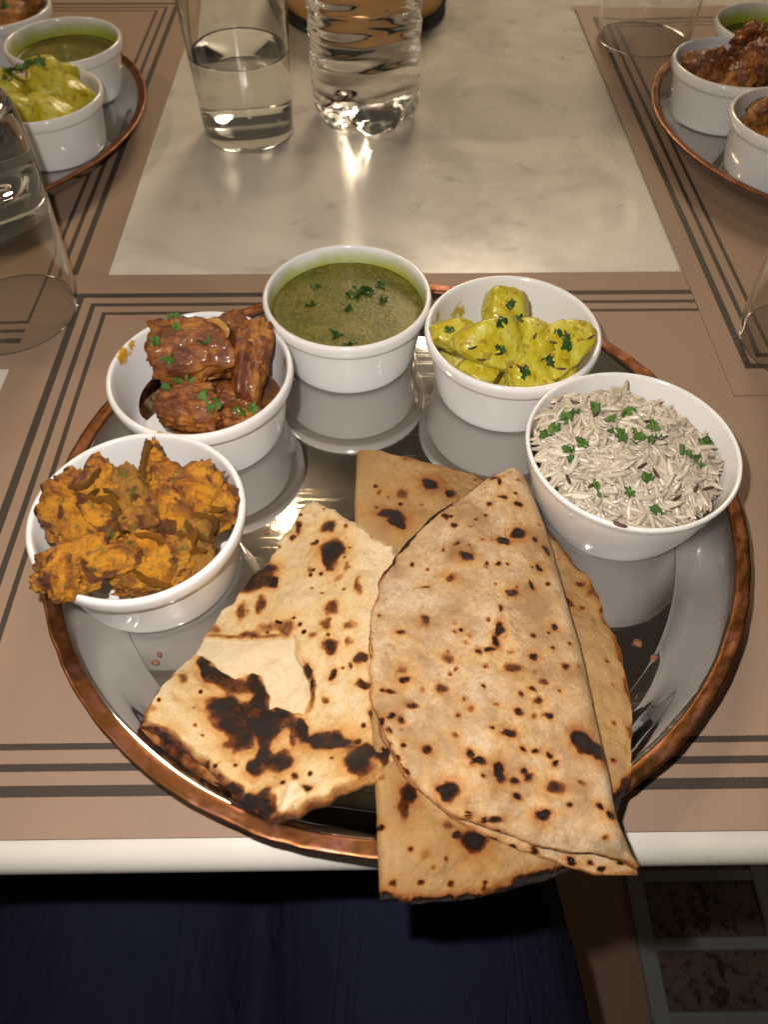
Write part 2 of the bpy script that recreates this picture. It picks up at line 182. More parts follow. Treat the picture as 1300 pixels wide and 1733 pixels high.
def resample(pts, n, closed=False, smooth=True):
    P = np.array(pts, float)
    if closed: P = np.vstack([P, P[:1]])
    if smooth:
        Q = []
        N = len(P)
        for i in range(N - 1):
            p1, p2 = P[i], P[i + 1]
            p0 = P[i - 1] if i > 0 else (P[-2] if closed else p1); p3 = P[i + 2] if i + 2 < N else (P[1] if closed else p2)
            for t in np.linspace(0, 1, 12, endpoint=False):
                Q.append(.5 * (2 * p1 + (p2 - p0) * t + (2 * p0 - 5 * p1 + 4 * p2 - p3) * t * t + (-p0 + 3 * p1 - 3 * p2 + p3) * t ** 3))
        Q.append(P[-1]); P = np.array(Q)
    d = np.concatenate([[0], np.cumsum(np.linalg.norm(np.diff(P, axis=0), axis=1))])
    s = np.linspace(0, d[-1], n + 1 if closed else n)
    R = np.stack([np.interp(s, d, P[:, k]) for k in range(P.shape[1])], -1)
    return R[:-1] if closed else R
def inside(poly, X, Y):
    poly = np.array(poly); c = np.zeros(X.shape, bool); j = len(poly) - 1
    for i in range(len(poly)):
        xi, yi = poly[i]; xj, yj = poly[j]
        c ^= ((yi > Y) != (yj > Y)) & (X < (xj - xi) * (Y - yi) / (yj - yi + 1e-12) + xi); j = i
    return c
def poly_dist(poly, X, Y):
    poly = np.array(poly); D = np.full(X.shape, 9.0); n = len(poly)
    for i in range(n):
        a = poly[i]; b = poly[(i + 1) % n]; ab = b - a
        t = np.clip(((X - a[0]) * ab[0] + (Y - a[1]) * ab[1]) / (ab @ ab + 1e-12), 0, 1)
        D = np.minimum(D, np.hypot(X - a[0] - t * ab[0], Y - a[1] - t * ab[1]))
    return np.where(inside(poly, X, Y), D, -D)
def ico(sub):
    bm = bmesh.new(); bmesh.ops.create_icosphere(bm, subdivisions=sub, radius=1)
    V = np.array([v.co[:] for v in bm.verts]); F = np.array([[v.index for v in f.verts] for f in bm.faces]); bm.free(); return V, F
ICO = {k: ico(k) for k in (1, 2, 3, 4, 5, 6)}

# ---------------------------------------------------------------- materials
def M(name):
    mt = bpy.data.materials.new(name); mt.use_nodes = True
    return mt, mt.node_tree.nodes, mt.node_tree.links, mt.node_tree.nodes['Principled BSDF']
def rgb(c): return (c[0], c[1], c[2], 1)
class NT:
    def __init__(s, name):
        s.mt, s.n, s.l, s.p = M(name)
    def node(s, t, **kw):
        nd = s.n.new(t)
        for k, v in kw.items(): setattr(nd, k, v)
        return nd
    def coord(s, kind='Object', scale=None):
        t = s.node('ShaderNodeTexCoord').outputs[kind]
        if scale:
            mp = s.node('ShaderNodeMapping'); s.l.new(t, mp.inputs[0]); mp.inputs['Scale'].default_value = scale; t = mp.outputs[0]
        return t
    def noise(s, vec, scale, detail=4, rough=.55, dist=0.0, fac=True):
        nd = s.node('ShaderNodeTexNoise'); s.l.new(vec, nd.inputs['Vector'])
        nd.inputs['Scale'].default_value = scale; nd.inputs['Detail'].default_value = detail
        nd.inputs['Roughness'].default_value = rough; nd.inputs['Distortion'].default_value = dist
        return nd.outputs['Fac'] if fac else nd.outputs['Color']
    def voro(s, vec, scale, feature='F1', out='Distance', rand=1.0):
        nd = s.node('ShaderNodeTexVoronoi', feature=feature); s.l.new(vec, nd.inputs['Vector']); nd.inputs['Scale'].default_value = scale
        nd.inputs['Randomness'].default_value = rand
        return nd.outputs[out]
    def ramp(s, fac, stops, interp='LINEAR'):
        nd = s.node('ShaderNodeValToRGB'); s.l.new(fac, nd.inputs[0]); r = nd.color_ramp; r.interpolation = interp
        while len(r.elements) < len(stops): r.elements.new(.5)
        for e, (p, c) in zip(r.elements, stops):
            e.position = p; e.color = rgb(c) if not isinstance(c, (int, float)) else (c, c, c, 1)
        return nd.outputs[0]
    def mix(s, fac, a, b, mode='MIX'):
        nd = s.node('ShaderNodeMix', data_type='RGBA', blend_type=mode)
        for sock, v in ((nd.inputs[0], fac), (nd.inputs[6], a), (nd.inputs[7], b)):
            if isinstance(v, (int, float)): sock.default_value = v
            elif isinstance(v, tuple): sock.default_value = rgb(v)
            else: s.l.new(v, sock)
        return nd.outputs[2]
    def math(s, op, a, b=0.0, c=None, clamp=False):
        nd = s.node('ShaderNodeMath', operation=op, use_clamp=clamp)
        for i, v in enumerate((a, b) if c is None else (a, b, c)):
            if isinstance(v, (int, float)): nd.inputs[i].default_value = v
            else: s.l.new(v, nd.inputs[i])
        return nd.outputs[0]
    def attr(s, name):
        return s.node('ShaderNodeAttribute', attribute_name=name).outputs['Fac']
    def bump(s, h, strength, dist, normal=None):
        nd = s.node('ShaderNodeBump'); nd.inputs['Strength'].default_value = strength; nd.inputs['Distance'].default_value = dist
        s.l.new(h, nd.inputs['Height'])
        if normal is not None: s.l.new(normal, nd.inputs['Normal'])
        s.l.new(nd.outputs[0], s.p.inputs['Normal']); return nd.outputs[0]
    def set(s, **kw):
        for k, v in kw.items():
            sock = s.p.inputs[k.replace('_', ' ')]
            if isinstance(v, (int, float)): sock.default_value = v
            elif isinstance(v, tuple): sock.default_value = rgb(v) if sock.type == 'RGBA' else v
            else: s.l.new(v, sock)
        return s

MAT = {}
# white marble with soft grey smudges
t = NT('marble'); c = t.coord('Object')
v1 = t.ramp(t.noise(c, 9, 8, .6, .8), [(.36, (.58, .55, .485)), (.52, (.72, .685, .61)), (.7, (.77, .74, .665))])
spots = t.ramp(t.noise(c, 34, 5, .62, .4), [(.30, 1.0), (.40, 0.0)])
v2 = t.mix(t.math('MULTIPLY', spots, .55), v1, (.42, .39, .32))
t.set(Base_Color=v2, Roughness=t.ramp(t.noise(c, 60, 4), [(.3, .16), (.7, .26)])); MAT['marble'] = t.mt

# kraft paper placemat, three printed lines; one material per mat because the printed frame differs in size
def mat_paper(name, hw, hh, cx, cy_):
    t = NT(name); c = t.coord('Object')
    sx = t.node('ShaderNodeSeparateXYZ'); t.l.new(c, sx.inputs[0])
    wob = t.math('MULTIPLY', t.math('SUBTRACT', t.noise(c, 900, 2), .5), .0003)
    dx = t.math('SUBTRACT', hw, t.math('ABSOLUTE', t.math('SUBTRACT', sx.outputs[0], cx)))
    dy = t.math('SUBTRACT', hh, t.math('ABSOLUTE', t.math('SUBTRACT', sx.outputs[1], cy_)))
    d = t.math('ADD', t.math('MINIMUM', dx, dy), wob)
    tot = None
    for a, w in ((0.0022, .0022), (.0113, .00155), (.0196, .00135)):
        s = t.math('LESS_THAN', t.math('ABSOLUTE', t.math('SUBTRACT', d, a)), w)
        tot = s if tot is None else t.math('ADD', tot, s)
    fib = t.noise(c, 1400, 3, .7); big = t.noise(c, 14, 4)
    fleck = t.ramp(t.noise(c, 480, 2, .5), [(.24, 1.0), (.30, 0.0)])
    pap = t.mix(fib, (.285, .190, .130), (.365, .252, .178))
    pap = t.mix(t.math('MULTIPLY', big, .35), pap, (.27, .18, .118))
    pap = t.mix(t.math('MULTIPLY', fleck, .35), pap, (.16, .10, .065))
    ink = t.mix(fib, (.028, .021, .017), (.055, .043, .035))
    t.set(Base_Color=t.mix(t.math('MULTIPLY', tot, .95), pap, ink), Roughness=.62, Specular_IOR_Level=.35)
    t.bump(t.math('ADD', fib, t.math('MULTIPLY', t.noise(c, 9, 2), 6.0)), .35, .0003)
    return t.mt

t = NT('steel'); c = t.coord('Object')
sm = t.noise(c, 26, 6, .65, .5); ra = []
for ang in (.35, 1.4, 2.6):
    mp = t.node('ShaderNodeMapping'); t.l.new(c, mp.inputs[0]); mp.inputs['Rotation'].default_value = (0, 0, ang); mp.inputs['Scale'].default_value = (26, 1500, 1)
    ra.append(t.ramp(t.noise(mp.outputs[0], 1.0, 2, .5, .15), [(.62, 0.0), (.72, 1.0)]))
scr = t.math('MAXIMUM', t.math('MAXIMUM', ra[0], ra[1]), ra[2])
t.set(Base_Color=(.50, .485, .465), Metallic=1.0, Roughness=t.math('ADD', t.ramp(sm, [(.35, .022), (.7, .055)]), t.math('MULTIPLY', scr, .14)))
p2 = t.node('ShaderNodeBsdfPrincipled'); p2.inputs['Base Color'].default_value = (.70, .68, .64, 1); p2.inputs['Metallic'].default_value = 1.0; p2.inputs['Roughness'].default_value = .22
mx_ = t.node('ShaderNodeMixShader'); t.l.new(t.ramp(t.noise(c, 45, 5, .7, .4), [(.35, .02), (.7, .08)]), mx_.inputs[0])
t.l.new(t.p.outputs[0], mx_.inputs[1]); t.l.new(p2.outputs[0], mx_.inputs[2]); t.l.new(mx_.outputs[0], t.n['Material Output'].inputs[0])
MAT['steel'] = t.mt

t = NT('copper'); c = t.coord('Object')
pat = t.noise(c, 95, 5, .65, .6)
cc = t.ramp(pat, [(.28, (.155, .095, .03)), (.42, (.19, .075, .026)), (.52, (.24, .10, .045)), (.62, (.29, .125, .09)), (.74, (.17, .062, .024))])
t.set(Base_Color=cc, Metallic=1.0, Roughness=t.ramp(t.noise(c, 240, 3), [(.3, .32), (.7, .50)]))
t.bump(t.noise(c, 260, 3), .10, .0006); MAT['copper'] = t.mt

t = NT('porcelain'); c = t.coord('Object')
t.set(Base_Color=t.mix(t.noise(c, 30, 3), (.80, .785, .76), (.85, .84, .82)), Roughness=.13, Coat_Weight=.15, Coat_Roughness=.05)
t.bump(t.noise(c, 60, 2), .04, .001); MAT['porcelain'] = t.mt

def porcelain_stained(name, stain, spots=(), zlo=None, zhi=None):
    """glazed white with food stains round given points / a film of food on the inner wall between two heights"""
    t = NT(name); c = t.coord('Object'); nz = t.noise(c, 260, 4, .65); nz2 = t.noise(c, 60, 3)
    sep = t.node('ShaderNodeSeparateXYZ'); t.l.new(c, sep.inputs[0]); tot = None
    for (px, py, pz, r) in spots:
        d = t.node('ShaderNodeVectorMath', operation='DISTANCE'); t.l.new(c, d.inputs[0]); d.inputs[1].default_value = (px, py, pz)
        q = t.math('ADD', t.math('DIVIDE', d.outputs['Value'], r), t.math('MULTIPLY', t.math('SUBTRACT', nz, .5), 3.2))
        s = t.ramp(q, [(.55, 1.0), (.9, 0.0)]); tot = s if tot is None else t.math('MAXIMUM', tot, s)
    if zlo is not None:
        rr = t.math('SQRT', t.math('ADD', t.math('POWER', sep.outputs[0], 2.0), t.math('POWER', sep.outputs[1], 2.0)))
        inn = t.math('MULTIPLY', t.math('LESS_THAN', rr, t.math('ADD', .0368, t.math('MULTIPLY', sep.outputs[2], .1556))), t.math('GREATER_THAN', sep.outputs[2], zlo - .012))
        h = t.math('ADD', sep.outputs[2], t.math('MULTIPLY', t.math('SUBTRACT', nz2, .5), .010))
        q = t.math('DIVIDE', t.math('SUBTRACT', h, zlo), zhi - zlo)
        s = t.math('MULTIPLY', t.ramp(q, [(0, 1.0), (.55, .60), (1, 0.0)]), inn)
        tot = s if tot is None else t.math('MAXIMUM', tot, s)
    t.set(Base_Color=t.mix(tot, t.mix(t.noise(c, 30, 3), (.80, .785, .76), (.85, .84, .82)), stain), Roughness=.15, Coat_Weight=.15, Coat_Roughness=.05)
    t.bump(t.noise(c, 60, 2), .04, .001); return t.mt

def bread_mat(name, pale, gold, tan, rough=.58, flour=.25):
    t = NT(name); c = t.coord('Object')
    ch = t.attr('char'); pe = t.attr('peel')
    wob = t.noise(c, 700, 4, .65, .3); wob2 = t.noise(c, 170, 4, .6, .5); big = t.noise(c, 38, 5, .62, .3)
    grain = t.noise(c, 2200, 3, .7)
    q = t.math('ADD', ch, t.math('MULTIPLY', t.math('SUBTRACT', wob, .5), t.math('MULTIPLY', .55, t.math('ADD', ch, .12))))
    q = t.math('ADD', q, t.math('MULTIPLY', t.math('SUBTRACT', wob2, .5), t.math('MULTIPLY', .7, t.math('ADD', ch, .04))))
    base = t.mix(t.ramp(big, [(.42, 0.0), (.60, 1.0)]), pale, tan)
    base = t.mix(t.ramp(t.noise(c, 420, 5, .7, .4), [(.46, 0.0), (.64, .75)]), base, tan)
    base = t.mix(t.ramp(t.noise(c, 110, 5, .65, .6), [(.48, 0.0), (.62, .75)]), base, gold)
    speck = t.ramp(t.noise(c, 900, 2, .5), [(.26, 1.0), (.33, 0.0)])
    base = t.mix(t.math('MULTIPLY', speck, .28), base, (.26, .13, .05))
    fl = t.math('MULTIPLY', t.ramp(t.noise(c, 55, 4, .6, .2), [(.46, 0.0), (.62, flour)]), t.ramp(t.noise(c, 600, 4, .7), [(.38, .25), (.55, 1.0)]))
    base = t.mix(fl, base, (.70, .60, .46))
    base = t.mix(t.math('MULTIPLY', t.ramp(grain, [(.40, 0.0), (.62, 1.0)]), .42), base, (.36, .22, .10))
    base = t.mix(t.ramp(t.noise(c, 260, 6, .75, .5), [(.54, 0.0), (.66, .5)]), base, (.42, .245, .10))
    base = t.mix(t.math('MULTIPLY', pe, t.ramp(wob2, [(.35, .45), (.6, .85)])), base, (.70, .57, .38))
    cr = t.node('ShaderNodeValToRGB'); t.l.new(q, cr.inputs[0]); r = cr.color_ramp
    stops = [(.0, (1, 1, 1)), (.13, (.97, .86, .66)), (.28, (.80, .50, .23)), (.50, (.30, .11, .04)), (.72, (.055, .022, .012)), (1, (.022, .014, .011))]
    while len(r.elements) < len(stops): r.elements.new(.5)
    for e, (p_, cl) in zip(r.elements, stops): e.position = p_; e.color = rgb(cl)
    colr = t.mix(1.0, base, cr.outputs[0], 'MULTIPLY')
    colr = t.mix(t.ramp(q, [(.55, 0.0), (.9, 1.0)]), colr, (.020, .013, .011))
    t.set(Base_Color=colr, Roughness=t.ramp(q, [(.0, rough), (.45, rough * .62), (.8, .24)]), Specular_IOR_Level=.45,
          Subsurface_Weight=.08, Subsurface_Radius=(.004, .002, .001), Subsurface_Scale=.6)
    h = t.math('ADD', t.math('MULTIPLY', grain, .55), t.math('ADD', t.math('MULTIPLY', wob, 1.0), t.math('MULTIPLY', t.noise(c, 1300, 3, .7), t.math('MULTIPLY', 1.6, t.ramp(q, [(.3, 0.15), (.8, 1.0)])))))
    h = t.math('ADD', h, t.math('MULTIPLY', t.noise(c, 380, 5, .7, .8), t.math('MULTIPLY', 3.2, t.ramp(q, [(.4, 0.0), (.85, 1.0)]))))
    t.bump(h, .8, .0008); return t.mt
MAT['naan'] = bread_mat('naan_crust', (.78, .64, .415), (.70, .49, .22), (.70, .55, .325), rough=.46, flour=.10)
MAT['roti'] = bread_mat('roti_crust', (.60, .42, .225), (.52, .32, .135), (.31, .185, .085), rough=.55, flour=.60)
MAT['flat'] = bread_mat('flatbread_crust', (.44, .265, .09), (.37, .20, .055), (.30, .165, .055), rough=.40, flour=.08)

t = NT('fritter'); c = t.coord('Object'); oi = t.node('ShaderNodeObjectInfo').outputs['Random']
vv = t.node('ShaderNodeVectorMath', operation='ADD'); t.l.new(c, vv.inputs[0]); cmb = t.node('ShaderNodeCombineXYZ'); t.l.new(oi, cmb.inputs[0]); t.l.new(cmb.outputs[0], vv.inputs[1]); c = vv.outputs[0]
n1 = t.noise(c, 75, 6, .68, .9); n2 = t.noise(c, 230, 4, .6, .4); n3 = t.noise(c, 100, 4, .55, 1.0)
b = t.ramp(n1, [(.25, (.075, .022, .006)), (.38, (.20, .060, .009)), (.47, (.46, .155, .011)), (.56, (.74, .32, .018)), (.66, (.55, .25, .02)), (.80, (.24, .085, .014))])
b = t.mix(t.ramp(oi, [(.0, 0.0), (.5, .12), (.75, .55), (1, .8)]), b, t.mix(n1, (.10, .055, .018), (.33, .19, .04)))
b = t.mix(t.ramp(n2, [(.52, 0.0), (.70, .8)]), b, (.17, .075, .02))
b = t.mix(t.ramp(n3, [(.565, 0.0), (.62, .88)]), b, (.085, .020, .012))
b = t.mix(t.ramp(t.noise(c, 170, 3, .5, .4), [(.62, 0.0), (.68, .75)]), b, (.10, .12, .02))
b = t.mix(t.ramp(t.noise(c, 1500, 3, .6), [(.62, 0.0), (.75, .5)]), b, (.60, .44, .24))
t.set(Base_Color=b, Roughness=t.ramp(n2, [(.3, .22), (.7, .45)]), Specular_IOR_Level=.5)
t.bump(t.math('ADD', t.noise(c, 420, 5, .75, .3), t.math('MULTIPLY', t.noise(c, 1500, 3, .6), .5)), 1.0, .0018); MAT['fritter'] = t.mt

t = NT('curry_meat'); c = t.coord('Object')
n1 = t.noise(c, 85, 5, .6, .8); n2 = t.noise(c, 260, 4, .6, .4)
b = t.ramp(n1, [(.28, (.075, .020, .009)), (.42, (.155, .042, .012)), (.52, (.26, .082, .015)), (.62, (.46, .18, .026)), (.80, (.26, .088, .016))])
b = t.mix(t.ramp(n2, [(.50, 0.0), (.75, .6)]), b, (.12, .034, .012))
t.set(Base_Color=b, Roughness=t.ramp(n2, [(.3, .22), (.7, .48)]), Coat_Weight=.22, Coat_Roughness=.16)
t.bump(t.math('ADD', t.noise(c, 420, 5, .65, .4), t.math('MULTIPLY', t.noise(t.coord('Object', (200, 900, 900)), 1.0, 3), .5)), .9, .0012); MAT['meat'] = t.mt
t = NT('curry_meat_orange'); c = t.coord('Object')
n1 = t.noise(c, 85, 5, .6, .8); n2 = t.noise(c, 260, 4, .6, .4)
b = t.ramp(n1, [(.28, (.11, .035, .012)), (.42, (.26, .095, .02)), (.54, (.40, .165, .03)), (.66, (.50, .22, .045)), (.80, (.28, .10, .02))])
t.set(Base_Color=b, Roughness=.25, Subsurface_Weight=.06, Subsurface_Radius=(.004, .0015, .0008), Subsurface_Scale=.5, Coat_Weight=.2, Coat_Roughness=.16)
t.bump(t.noise(c, 420, 5, .65, .4), .9, .0012); MAT['meat_orange'] = t.mt
t = NT('curry_sauce'); c = t.coord('Object')
t.set(Base_Color=t.ramp(t.noise(c, 130, 5, .65, .5), [(.3, (.05, .018, .008)), (.5, (.13, .045, .012)), (.7, (.27, .11, .02))]), Roughness=.15, Coat_Weight=.4, Coat_Roughness=.08)
t.bump(t.noise(c, 420, 4, .6), .7, .0012); MAT['sauce'] = t.mt

t = NT('potato'); c = t.coord('Object')
n1 = t.noise(c, 60, 5, .55, .5); n2 = t.noise(c, 330, 3)
b = t.ramp(n1, [(.30, (.40, .30, .008)), (.44, (.50, .415, .018)), (.53, (.56, .495, .06)), (.60, (.60, .55, .10)), (.68, (.52, .405, .010))])
b = t.mix(t.ramp(t.noise(c, 210, 3, .5, .6), [(.57, 0.0), (.66, .75)]), b, (.30, .17, .012))
t.set(Base_Color=b, Roughness=t.ramp(n2, [(.3, .24), (.7, .42)]), Subsurface_Weight=.12, Subsurface_Radius=(.005, .004, .0012), Subsurface_Scale=.4, Coat_Weight=.12, Coat_Roughness=.1)
t.bump(t.math('ADD', t.noise(c, 240, 4, .6), t.math('MULTIPLY', n2, .4)), .6, .0010); MAT['potato'] = t.mt

t = NT('green_soup'); c = t.coord('Object')
n1 = t.noise(c, 55, 5, .6, 1.2); n2 = t.noise(c, 420, 4, .65, .3); n3 = t.noise(c, 900, 3)
b = t.ramp(n1, [(.30, (.070, .078, .008)), (.48, (.115, .112, .012)), (.62, (.175, .142, .020)), (.8, (.095, .105, .012))])
b = t.mix(t.ramp(n2, [(.48, 0.0), (.66, .60)]), b, (.27, .225, .055))
b = t.mix(t.ramp(n3, [(.60, 0.0), (.74, .55)]), b, (.045, .065, .010))
t.set(Base_Color=b, Roughness=t.ramp(n3, [(.35, .18), (.6, .45)]), Specular_IOR_Level=.4)
t.bump(t.math('ADD', n2, t.math('MULTIPLY', n3, .5)), .6, .0007); MAT['soup'] = t.mt

t = NT('rice_grain'); oi = t.node('ShaderNodeObjectInfo').outputs['Random']; c = t.coord('Object')
t.set(Base_Color=t.ramp(oi, [(0, (.48, .42, .325)), (.35, (.68, .615, .495)), (.75, (.58, .515, .405)), (1, (.78, .725, .62))]), Roughness=.24,
      Subsurface_Weight=.3, Subsurface_Radius=(.002, .0017, .0012), Subsurface_Scale=.6); MAT['rice'] = t.mt
t = NT('rice_mass'); c = t.coord('Object')
t.set(Base_Color=t.ramp(t.noise(c, 300, 3), [(.3, (.42, .355, .26)), (.7, (.61, .535, .42))]), Roughness=.32, Subsurface_Weight=.3, Subsurface_Radius=(.002, .0017, .0012), Subsurface_Scale=.6); MAT['rice_mass'] = t.mt

t = NT('coriander'); oi = t.node('ShaderNodeObjectInfo').outputs['Random']; c = t.coord('Object')
b = t.ramp(oi, [(0, (.040, .11, .012)), (.5, (.075, .19, .02)), (1, (.14, .29, .04))])
t.set(Base_Color=t.mix(t.noise(c, 400, 3), b, (.05, .11, .015)), Roughness=.32, Subsurface_Weight=.1, Subsurface_Radius=(.001, .002, .0005), Subsurface_Scale=.5)
t.bump(t.noise(c, 900, 3), .5, .0004); MAT['leaf'] = t.mt
t = NT('coriander_wet'); oi = t.node('ShaderNodeObjectInfo').outputs['Random']
t.set(Base_Color=t.ramp(oi, [(0, (.014, .045, .008)), (1, (.04, .10, .014))]), Roughness=.25); MAT['leaf_dark'] = t.mt
t = NT('cumin'); c = t.coord('Object')
t.set(Base_Color=t.mix(t.noise(c, 900, 2), (.035, .016, .010), (.10, .05, .025)), Roughness=.45); MAT['cumin'] = t.mt
t = NT('onion_strip'); c = t.coord('Object')
t.set(Base_Color=t.mix(t.noise(c, 300, 3), (.36, .16, .03), (.52, .28, .07)), Roughness=.22, Coat_Weight=.3); MAT['onion'] = t.mt
t = NT('crumb'); c = t.coord('Object')
t.set(Base_Color=t.mix(t.noise(c, 700, 3), (.10, .035, .02), (.30, .13, .07)), Roughness=.6); MAT['crumb'] = t.mt
t = NT('crumb_yellow'); t.set(Base_Color=(.70, .50, .02), Roughness=.4); MAT['crumb_y'] = t.mt

t = NT('glass'); t.set(Base_Color=(.985, .992, .985), Roughness=.0, IOR=1.48, Transmission_Weight=1.0); MAT['glass'] = t.mt
t = NT('water'); t.set(Base_Color=(.99, .995, .985), Roughness=.0, IOR=1.33, Transmission_Weight=1.0); MAT['water'] = t.mt
t = NT('bottle_plastic'); t.set(Base_Color=(.985, .99, .985), Roughness=.0, IOR=1.36, Transmission_Weight=1.0); MAT['pet'] = t.mt
t = NT('bottle_cap'); t.set(Base_Color=(.65, .68, .72), Roughness=.4); MAT['cap'] = t.mt

t = NT('brass'); c = t.coord('Object')
t.set(Base_Color=t.mix(t.noise(c, 60, 4), (.55, .31, .13), (.62, .38, .17)), Metallic=.75, Roughness=.42); MAT['brass'] = t.mt
t = NT('dark_base'); t.set(Base_Color=(.025, .02, .018), Roughness=.5); MAT['dark'] = t.mt

t = NT('navy_cloth'); c = t.coord('Object')
wv = t.noise(t.coord('Object', (2600, 900, 2600)), 1.0, 2); sl = t.noise(c, 900, 3)
t.set(Base_Color=t.mix(wv, (.008, .0088, .026), (.018, .0195, .052)), Roughness=.85, Specular_IOR_Level=.2)
cr_ = t.ramp(t.noise(t.coord('Object', (34, 7, 34)), 1.0, 3, .5, .6), [(.44, 1.0), (.50, 0.0), (.56, 1.0)])
t.bump(t.math('ADD', t.math('MULTIPLY', wv, .5), t.math('ADD', sl, t.math('ADD', t.math('MULTIPLY', cr_, 1.0), t.math('MULTIPLY', t.noise(c, 22, 3, .5, .8), 14.0)))), .7, .0009); MAT['navy'] = t.mt
t = NT('skin'); c = t.coord('Object')
t.set(Base_Color=(.42, .26, .18), Roughness=.5); MAT['skin'] = t.mt
t = NT('shoe'); t.set(Base_Color=(.02, .02, .02), Roughness=.5); MAT['shoe'] = t.mt

t = NT('floor_brown'); c = t.coord('Object')
t.set(Base_Color=t.mix(t.noise(c, 30, 5, .6), (.32, .205, .14), (.38, .25, .17)), Roughness=.55); MAT['floor'] = t.mt
t = NT('floor_grey_strip'); c = t.coord('Object')
t.set(Base_Color=t.mix(t.noise(c, 60, 4), (.24, .27, .27), (.32, .35, .345)), Roughness=.5); MAT['strip'] = t.mt
t = NT('terrazzo'); c = t.coord('Object')
chip = t.ramp(t.noise(c, 75, 3, .5, .5), [(.36, (.03, .022, .018)), (.44, (.13, .095, .07)), (.62, (.17, .125, .09)), (.72, (.07, .05, .036))])
t.set(Base_Color=chip, Roughness=.45); MAT['terrazzo'] = t.mt
t = NT('dark_wood'); c = t.coord('Object')
t.set(Base_Color=t.mix(t.noise(t.coord('Object', (4, 60, 60)), 1.0, 4), (.05, .028, .016), (.10, .055, .03)), Roughness=.45); MAT['wood'] = t.mt

# ---------------------------------------------------------------- setting: floor, table, mats
FZ = -0.74
fl = link('floor', box_mesh('floor', -2.5, 2.5, -1.6, 2.6, FZ - .06, FZ), MAT['floor']); tag(fl, None, None, kind='structure')
SX0, SX1, PX, PY = 0.306, 0.326, 0.157, 0.0745
strip_me = box_mesh('floor_strip', -.010, .010, -.30, .45, 0, .008, .0008)
for k in range(3):
    link('floor_strip', strip_me, MAT['strip'], fl, (SX0 + .010 + k * PX, .10, FZ))
cross_me = box_mesh('floor_strip_cross', 0, PX - .020, -.0065, .0065, 0, .0072, .0006)
tile_me = box_mesh('tile', 0.001, PX - .021, .0075, PY - .0075, 0, .0035, .0008)
for k in range(2):
    for j in range(-5, 6):
        x = SX1 + k * PX; y = .0640 + j * PY
        link('floor_strip', cross_me, MAT['strip'], fl, (x, y, FZ))
        if j < 5: link('floor_tile', tile_me, MAT['terrazzo'], fl, (x, y, FZ))

TY0, TY1, TX = 0.0765, 1.75, 0.80
tb = thing('table', 'white marble topped table with a rounded front edge carrying the whole meal', 'table', (0, .6, FZ))
R_ = .0092; prof = []
for k in range(13):
    a = math.pi * k / 12; prof.append((TY0 - R_ * math.sin(a), -R_ + R_ * math.cos(a)))
def table_top():
    # rounded rectangle swept: bullnose front edge
    xs = np.linspace(-TX, TX, 60); P = [(TY1, 0)] + prof + [(TY1, -2 * R_)]
    V = np.array([[x, p[0], p[1]] for p in P for x in xs]); n = len(xs)
    F = grid_faces(len(P), n)
    V = V - np.array([0, .6, FZ])
    e0 = [i * n for i in range(len(P))]; e1 = [i * n + n - 1 for i in range(len(P))]
    me = mesh_np('tabletop', V, [F], smooth=False)
    bm = bmesh.new(); bm.from_mesh(me); bm.verts.ensure_lookup_table()
    bm.faces.new([bm.verts[i] for i in e0]); bm.faces.new([bm.verts[i] for i in e1])
    back = [bm.verts[i] for i in range(n)] + [bm.verts[(len(P) - 1) * n + i] for i in reversed(range(n))]
    bm.faces.new(back); bmesh.ops.recalc_face_normals(bm, faces=bm.faces)
    for f in bm.faces: f.smooth = len(f.verts) == 4
    bm.to_mesh(me); bm.free(); return me
link('tabletop', table_top(), MAT['marble'], tb)
link('pedestal', lathe('pedestal', smooth_prof([(0, 0), (.26, 0), (.26, .015), (.06, .035), (.045, .1), (.045, .66), (.12, .715), (.12, -FZ - 2 * R_ - .001), (0, -FZ - 2 * R_ - .001)], 3), 48), MAT['wood'], tb)

def placemat(label, x0, x1, y0, y1, top, ix0, ix1, iy0, iy1, seed):
    cx, cy_ = (x0 + x1) / 2, (y0 + y1) / 2; nx, ny = 60, 60
    mt = mat_paper('placemat_paper', (ix1 - ix0) / 2, (iy1 - iy0) / 2, (ix0 + ix1) / 2 - cx, (iy0 + iy1) / 2 - cy_)
    xs = np.linspace(x0 - cx, x1 - cx, nx); ys = np.linspace(y0 - cy_, y1 - cy_, ny)
    X, Y = np.meshgrid(xs, ys, indexing='ij')
    Z = np.full_like(X, top) + .00025 * (fbm(np.stack([X * 14, Y * 14, X * 0], -1), 2, seed) )
    V = np.concatenate([np.stack([X, Y, Z], -1).reshape(-1, 3), np.stack([X, Y, Z * 0 + top - .0009], -1).reshape(-1, 3)])
    F = [grid_faces(nx, ny, flip=True), grid_faces(nx, ny, off=nx * ny)]
    N = nx * ny; b = [i * ny for i in range(nx)] + [(nx - 1) * ny + j for j in range(1, ny)] + [i * ny + ny - 1 for i in range(nx - 2, -1, -1)] + [j for j in range(ny - 2, 0, -1)]
    b = np.array(b); b2 = np.roll(b, -1); F.append(np.stack([b, b2, b2 + N, b + N], -1))
    me = mesh_np('placemat', V, F)
    o = link('placemat', me, mt, None, (cx, cy_, 0))
    md = o.modifiers.new('edges', 'EDGE_SPLIT'); md.split_angle = math.radians(40)
    return tag(o, label, 'placemat', 'brown paper placemats with triple dark lines')
placemat('brown paper placemat with dark lines under the nearest plate, at the table edge', -.208, .339, .0768, .4183, .0016, -.184, .315, .0920, .3995, 3)
placemat('brown paper placemat with dark lines under the plate at upper left', -.5125, -.1705, .3325, .880, .0010, -.4915, -.1893, .3540, .8590, 5)
placemat('brown paper placemat with dark lines under the plate at upper right', .198, .540, .3050, .845, .0024, .2105, .519, .3262, .8185, 7)

